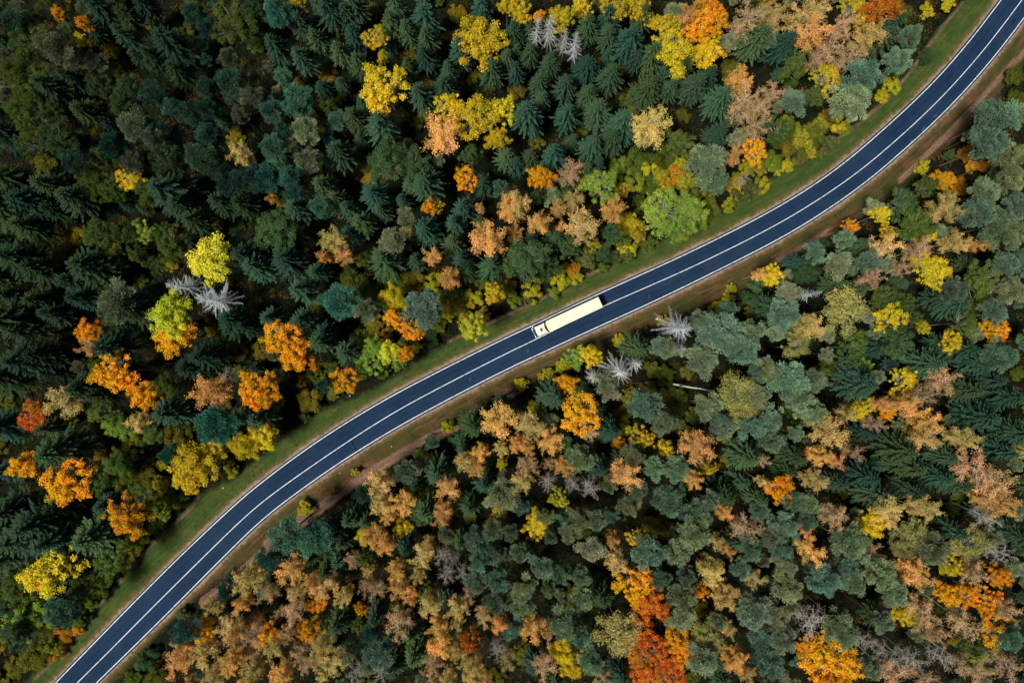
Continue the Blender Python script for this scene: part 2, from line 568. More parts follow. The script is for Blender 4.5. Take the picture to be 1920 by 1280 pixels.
# each maker returns (crown data, trunk data) at nominal size: height 1 = Hn metres, crown radius Rn
def make_spruce(h=22., R=3.7, dead=False, dens=1.0):
    Lv = Leaves()
    sk, ska = random.uniform(0, .22), random.uniform(0, 6.28)
    z = h - .35
    wh = 0
    while z > h * .42:
        u = (h - z) / h
        Lb = R * min(1.0, (u / .50)) ** .72 * (1 if u < .45 else 1 - (u - .45) * 1.2) + .3
        nb = int((6 if u < .2 else 8 if not dead else 5) * dens) + random.randint(0, 2)
        a0 = random.random() * 6.28
        for j in range(nb):
            a = a0 + j * 6.283 / nb + random.uniform(-.22, .22)
            L = Lb * random.uniform(.70, 1.14) * (1 + sk * math.cos(a - ska))
            if random.random() < .14:
                L *= random.uniform(.4, .75)
            er = np.array([math.cos(a), math.sin(a), 0.])
            et = np.array([-math.sin(a), math.cos(a), 0.])
            up = .5 * (1 - u / .22) if u < .22 else -.3 * (u - .22) / .5
            zz = z + random.uniform(-.18, .18)
            nst = max(3, int(L / .21))
            t = (np.arange(nst) + .5) / nst
            droop = lambda t_: L * (up * t_ - .75 * u * t_ ** 2 + .45 * u * t_ ** 4)
            bend = random.uniform(-.12, .12)
            pts = er * (L * t)[:, None] + et * (L * bend * t ** 2)[:, None]
            pts[:, 2] = zz + droop(t)
            pts2 = pts
            cc = random.random()
            if dead:
                # bare limb and hanging side twigs
                q0 = np.array([0, 0, zz])
                for k_ in range(0, nst, 2):
                    Lv.tube(q0, pts[k_], .045 * (1 - t[k_]) + .025, .045 * (1 - t[k_]) + .016, cc, 3)
                    q0 = pts[k_]
                for s_ in (-1, 1):
                    n = nst
                    dirs = er * .75 + et * s_ * RNG.uniform(.35, .9, (n, 1)) + np.array([0, 0, -.25]) + RNG.normal(0, .12, (n, 3))
                    wl = (.20 * L * (1 - t) ** .7 + .2) * RNG.uniform(.4, 1.2, n)
                    Lv.add(pts, dirs, np.array([[0, 0, 1.]]) + RNG.normal(0, .3, (n, 3)), wl, .034, cc)
                continue
            # spine
            d = np.gradient(pts, axis=0) if nst > 1 else er[None]
            Lv.add(pts - unit(d) * .12, d, np.tile([0, 0, 1.], (nst, 1)) + RNG.normal(0, .15, (nst, 3)), L / nst * 1.7, .15, .02)
            for s_ in (-1, 1):
                n = nst
                wl = (.19 * L * np.clip(1 - t, .04, 1) ** .7 * np.clip(t * 3.2, .3, 1) + .15) * RNG.uniform(.75, 1.2, n)
                dirs = er * RNG.uniform(.55, .85, (n, 1)) + et * s_ * RNG.uniform(.55, .85, (n, 1)) + np.array([0, 0, -.16 - .15 * u])
                nn = np.array([0, 0, 1.]) + RNG.normal(0, .28, (n, 3)) - et * s_ * .2
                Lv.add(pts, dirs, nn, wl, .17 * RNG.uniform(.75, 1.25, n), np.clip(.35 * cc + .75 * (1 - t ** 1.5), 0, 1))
                # needles hanging below
                if u > .15:
                    Lv.add(pts, dirs * .5 + np.array([0, 0, -.8]), et * s_ + RNG.normal(0, .3, (n, 3)), wl * .55, .16, cc)
        z -= random.uniform(.44, .66) * (2.0 if dead else 1)
        wh += 1
    # leader
    Lv.tube((0, 0, h - 1.2), (0, 0, h + .25), .06, .02, .2, 4)
    T, _ = trunk_leaves(h - .5, .24)
    return Lv, T

def blob_clusters(R, hz, n, zc, low=-.25, jitter=.22, sep=.21):
    """cluster centres through the crown's volume, most of them near its skin"""
    out = [np.array([random.uniform(-.12, .12) * R, random.uniform(-.12, .12) * R, zc + hz * random.uniform(.72, .95)])]
    tries = 0
    sx, sy = random.uniform(.78, 1.18), random.uniform(.78, 1.18)
    while len(out) < n and tries < 4000:
        tries += 1
        d = r3(1)[0]
        if d[2] < low:
            continue
        rr = random.uniform(.55, 1.0) ** .6 * (1 + random.uniform(-jitter, jitter))
        p = np.array([d[0] * R * sx * rr * .86, d[1] * R * sy * rr * .86, zc + d[2] * hz * rr])
        if all(np.linalg.norm((p - q) / [1, 1, .8]) > R * sep for q in out):
            out.append(p)
    return out

def make_pine(h=19., R=3.3, n=30, tall=.95):
    Lv = Leaves()
    hz = R * tall
    zc = h - hz
    cl = blob_clusters(R, hz, n, zc, -.35, .30, .19)
    T, P = trunk_leaves(h - hz * .5, .2)
    for p in cl:
        rc = R * random.choice([.13, .17, .22, .28, .34])
        m = int(165 * (rc / 1.0) ** 1.2)
        cc = random.random()
        d = r3(m)
        d[:, 2] = np.abs(d[:, 2]) * 1.1 - .35
        rad = rc * RNG.uniform(.25, 1.0, (m, 1))
        pos = p + unit(d) * rad * [1, 1, .62] * (1 + .25 * RNG.random((m, 1)))
        out = unit(pos - [0, 0, zc - 1.2]) * .8 + unit(d) * .6 + np.array([0, 0, .35])
        for k_ in range(3):
            dd = out + RNG.normal(0, .55, (m, 3))
            Lv.add(pos, dd, r3(m), RNG.uniform(.24, .46, m), RNG.uniform(.065, .12, m), cc)
        base = on_stem(P, min(h - hz * .55, max(zc - hz * .4, p[2] - np.hypot(p[0], p[1]) * .8)))
        T.tube(base, p - [0, 0, .2], .07, .03, sides=4)
    return Lv, T

def make_broad(h=16., R=4.0, n=42, flat=.75, leaf=.29, m0=120, airy=0.0, spread=1.0, sep=.15):
    Lv = Leaves()
    hz = R * flat
    zc = h - hz
    cl = blob_clusters(R, hz, n, zc, -.3, .42, sep)
    T, P = trunk_leaves(h - hz * .6, .2)
    # a slow drift of tint across the crown: one side turned further than the other
    g = r3(1)[0] * [1, 1, .3]
    for p in cl:
        rc = R * random.choice([.10, .13, .16, .20, .24]) * spread
        m = int(m0 * (rc / .95) ** 1.6 * (1 - airy))
        cc = .5 + .38 * float(np.dot(g, (p - [0, 0, zc]) / R)) + random.uniform(-.22, .22)
        d = r3(m)
        d[:, 2] = d[:, 2] * .7 + .25
        d = unit(d)
        pos = p + d * rc * RNG.uniform(.2, 1.2, (m, 1)) * [1, 1, .7]
        nn = d * .7 + np.array([0, 0, .9]) + RNG.normal(0, .38, (m, 3))
        dirs = np.cross(nn, r3(m)) + np.array([0, 0, -.15])
        Lv.add(pos, dirs, nn, leaf * RNG.uniform(.65, 1.2, m), leaf * .72 * RNG.uniform(.7, 1.2, m), np.clip(cc, 0, 1))
        base = on_stem(P, min(h - hz * .65, max(zc - hz * .6, p[2] - np.hypot(p[0], p[1]) * .9 - .5)))
        mid = (base + p) / 2 + RNG.normal(0, .25, 3)
        T.tube(base, mid, .11, .07, sides=4)
        T.tube(mid, p, .07, .035, sides=4)
        for _ in range(2 if not airy else 5):
            T.tube(p - [0, 0, .1], p + r3(1)[0] * rc * [.95, .95, .6], .035, .02, sides=3)
    return Lv, T

def make_birch(h=20., R=2.9, nl=13, leaves=1.0, lf=.23, droop=.35):
    """pale stem with ascending limbs; small leaves scattered along fine twigs"""
    Lv = Leaves()
    lean = (random.uniform(-.8, .8), random.uniform(-.8, .8))
    T, P = trunk_leaves(h * .97, .17, lean, 8)
    nodes = []
    def stem_at(f):
        x = f * 8
        i = min(7, int(x))
        return P[i] * (1 - (x - i)) + P[i + 1] * (x - i)
    for i in range(nl):
        f = .56 + .42 * (i + .5) / nl
        a = i * 2.4 + random.uniform(-.4, .4)
        prof = math.sin(math.pi * min(1, (1.02 - f) / .46) ** .75)
        L = R * (.42 + .50 * max(prof, 0)) * random.uniform(.85, 1.12)
        b = stem_at(f)
        d = np.array([math.cos(a), math.sin(a), random.uniform(.5, 1.0) + (.8 if f > .88 else 0)])
        d = unit(d)
        pts = [b]
        p = b.copy()
        dd = d.copy()
        ns = 5
        for s_ in range(ns):
            dd = unit(dd + RNG.normal(0, .13, 3) + np.array([math.cos(a), math.sin(a), -.2 * droop]) * .2)
            p = p + dd * L / ns * 1.15
            pts.append(p.copy())
        for s_ in range(ns):
            T.tube(pts[s_], pts[s_ + 1], .055 * (1 - s_ / ns) + .018, .055 * (1 - (s_ + 1) / ns) + .014, sides=4)
        cc = random.random()
        for s_ in range(1, ns + 1):
            for _ in range(4):
                tl = R * random.uniform(.22, .46)
                td = unit(dd * .6 + r3(1)[0] * .9 + np.array([0, 0, .1]))
                q = pts[s_] + td * tl * .55
                e = q + unit(td + np.array([0, 0, -droop])) * tl * .5
                T.tube(pts[s_], q, .020, .014, sides=3)
                T.tube(q, e, .018, .012, sides=3)
                if leaves <= 0:
                    for _k in range(1):
                        T.tube(q, q + unit(td + RNG.normal(0, .5, 3)) * tl * .5, .014, .009, sides=3)
                    continue
                m = max(1, int(21 * leaves * random.uniform(.5, 1.4)))
                pos = pts[s_] + (e - pts[s_]) * RNG.uniform(.15, 1.1, (m, 1)) + RNG.normal(0, .19, (m, 3))
                nn = np.array([0, 0, 1.]) + RNG.normal(0, .6, (m, 3))
                Lv.add(pos, np.cross(nn, r3(m)) + [0, 0, -.3], nn, lf * RNG.uniform(.6, 1.25, m), lf * .8 * RNG.uniform(.7, 1.2, m), cc)
    return Lv, T

# ------------------------------------------------------------------ tree prototypes (mesh data shared by the copies)
PROTO = {}
def proto(kind, maker, nvar, bark, leafmat, **kw):
    out = []
    for i in range(nvar):
        args = {k_: (v(i) if callable(v) else v) for k_, v in kw.items()}
        Lv, T = maker(**args)
        crown = Lv.mesh(kind + '_crown', M[leafmat]) if Lv.q else None
        trunk = T.mesh(kind + '_trunk', M[bark])
        h = args['h']; R = args['R']
        out.append((crown, trunk, h, R))
    PROTO[kind] = out

proto('spruce', make_spruce, 10, 'bark', 'needle', h=lambda i: 20 + i * .6, R=lambda i: 3.4 + .1 * i, dens=lambda i: .8 + .05 * (i * 7 % 10))
proto('pine', make_pine, 7, 'pine_bark', 'needle', h=19., R=3.3, n=lambda i: 36 + 3 * i, tall=lambda i: .8 + .08 * i)
proto('broad', make_broad, 7, 'grey_bark', 'maple', h=16., R=4., n=lambda i: 50 + 4 * i, flat=lambda i: .62 + .05 * i, m0=175)
proto('sparse', make_broad, 3, 'grey_bark', 'leaf', h=16., R=4., n=52, flat=.7, airy=.55, spread=1.3, m0=200)
proto('birch', make_birch, 6, 'birch_bark', 'leaf', h=20., R=2.9, nl=lambda i: 12 + i, leaves=lambda i: .8 + .12 * i)
proto('thinbirch', make_birch, 4, 'birch_bark', 'leaf', h=20., R=2.9, nl=14, leaves=lambda i: .42 + .1 * i)
proto('bare', make_birch, 4, 'pale_bark', 'twig', h=18., R=2.9, nl=16, leaves=lambda i: 0)
proto('deadspruce', make_spruce, 3, 'grey_bark', 'twig', h=20., R=2.9, dead=True)
proto('bush', make_broad, 5, 'bark', 'maple', h=3.0, R=2.0, n=lambda i: 24 + 3 * i, flat=.6, leaf=.20, m0=600, spread=1.35, sep=.2)

EMPTY = {}
def root(name, loc, rz, label, cat, group):
    o = bpy.data.objects.new(name, None)
    o.empty_display_size = .5
    o.location = loc
    o.rotation_euler = (0, 0, rz)
    o['label'], o['category'] = label, cat
    if group:
        o['group'] = group
    COL.objects.link(o)
    return o

FIRST = {}
def place_tree(kind, var, name, loc, rz, sxy, sz, col, tilt=(0, 0)):
    """a tree: the first of each prototype is built, the rest are copies of it and of its parts"""
    crown, trunk, h, R = PROTO[kind][var]
    key = (kind, var)
    if key not in FIRST:
        parts = []
        for nm, me in (('crown', crown), ('trunk', trunk)):
            if me:
                parts.append(bpy.data.objects.new(nm, me))
        e = bpy.data.objects.new(name, None)
        FIRST[key] = (e, parts)
        rt = e
        ps = parts
    else:
        e, parts = FIRST[key]
        rt = e.copy()
        ps = [p.copy() for p in parts]
    rt.name = name
    COL.objects.link(rt)
    rt.location = loc
    rt.rotation_euler = (tilt[0], tilt[1], rz)
    rt.scale = (sxy, sxy, sz)
    for p in ps:
        COL.objects.link(p)
        p.parent = rt
        p.color = (*col, 1)
    return rt

# ------------------------------------------------------------------ kinds of tree seen in the photograph
# code: (prototype, object name, category, colour, height from crown radius, look for the label, group)
K = {
 'S': ('spruce', 'spruce', 'spruce', (.038,.084,.044), lambda r: 9 + 2.3*r, 'dark green spruce', 'dark green spruces of the forest'),
 'P': ('pine', 'pine_tree', 'pine', (.270,.375,.235), lambda r: 14 + 1.5*r, 'grey-green pine', 'grey-green pines of the forest'),
 'p': ('pine', 'pine_tree', 'pine', (.330,.385,.205), lambda r: 14 + 1.5*r, 'khaki green pine', 'khaki green pines of the forest'),
 'B': ('birch', 'birch_tree', 'birch', (.86,.42,.105), lambda r: 15 + 1.3*r, 'peach orange birch', 'peach orange birches of the forest'),
 'b': ('birch', 'birch_tree', 'birch', (.68,.48,.14), lambda r: 15 + 1.3*r, 'tan gold birch', 'tan gold birches of the forest'),
 'T': ('thinbirch', 'birch_tree', 'birch', (.60,.36,.15), lambda r: 15 + 1.2*r, 'thin pinkish brown birch', 'half bare birches of the forest'),
 'Y': ('broad', 'maple_tree', 'maple', (.72,.48,.024), lambda r: 10 + 1.3*r, 'golden yellow maple', 'golden yellow maples'),
 'L': ('broad', 'maple_tree', 'maple', (.66,.60,.045), lambda r: 12 + 1.3*r, 'lemon yellow maple', 'lemon yellow maples'),
 'O': ('broad', 'maple_tree', 'maple', (.92,.33,.018), lambda r: 11 + 1.3*r, 'bright orange maple', 'bright orange maples'),
 'R': ('broad', 'maple_tree', 'maple', (.68,.14,.022), lambda r: 12 + 1.2*r, 'red-orange maple', 'red-orange maples'),
 'G': ('broad', 'broadleaf_tree', 'broadleaf tree', (.075,.135,.045), lambda r: 11 + 1.3*r, 'green broadleaf tree', 'green broadleaf trees'),
 'g': ('broad', 'broadleaf_tree', 'broadleaf tree', (.115,.160,.030), lambda r: 10 + 1.3*r, 'olive green broadleaf tree', 'olive green broadleaf trees'),
 'l': ('broad', 'broadleaf_tree', 'broadleaf tree', (.27,.36,.05), lambda r: 7 + 1.2*r, 'lime green broadleaf tree', 'lime green broadleaf trees'),
 'n': ('sparse', 'broadleaf_tree', 'broadleaf tree', (.36,.33,.09), lambda r: 12 + 1.2*r, 'half bare olive tree', 'half bare olive trees'),
 'D': ('deadspruce', 'dead_spruce', 'dead spruce', (.44,.475,.45), lambda r: 14 + 2.4*r, 'silver grey dead spruce', 'silver grey dead spruces'),
 'N': ('bare', 'bare_tree', 'bare tree', (.34,.30,.24), lambda r: 14 + 1.2*r, 'leafless grey tree', 'leafless grey trees'),
 'U': ('bush', 'undergrowth_bush', 'bush', (.135,.145,.020), lambda r: 1.5 + 1.0*r, 'olive yellow bush', 'olive yellow bushes of the undergrowth'),
 'q': ('bush', 'undergrowth_bush', 'bush', (.21,.25,.030), lambda r: 2.5 + 1.1*r, 'olive lime bush', 'olive lime bushes along the upper verge'),
 'u': ('bush', 'verge_bush', 'bush', (.46,.38,.022), lambda r: 1.2 + 1.1*r, 'yellow bush', 'yellow bushes near the verges'),
 'o': ('bush', 'verge_bush', 'bush', (.55,.22,.020), lambda r: 1.2 + 1.1*r, 'orange bush', 'orange bushes near the verges'),
 'v': ('bush', 'verge_bush', 'bush', (.090,.140,.045), lambda r: 1.2 + 1.1*r, 'green bush', 'green bushes near the verges'),
}
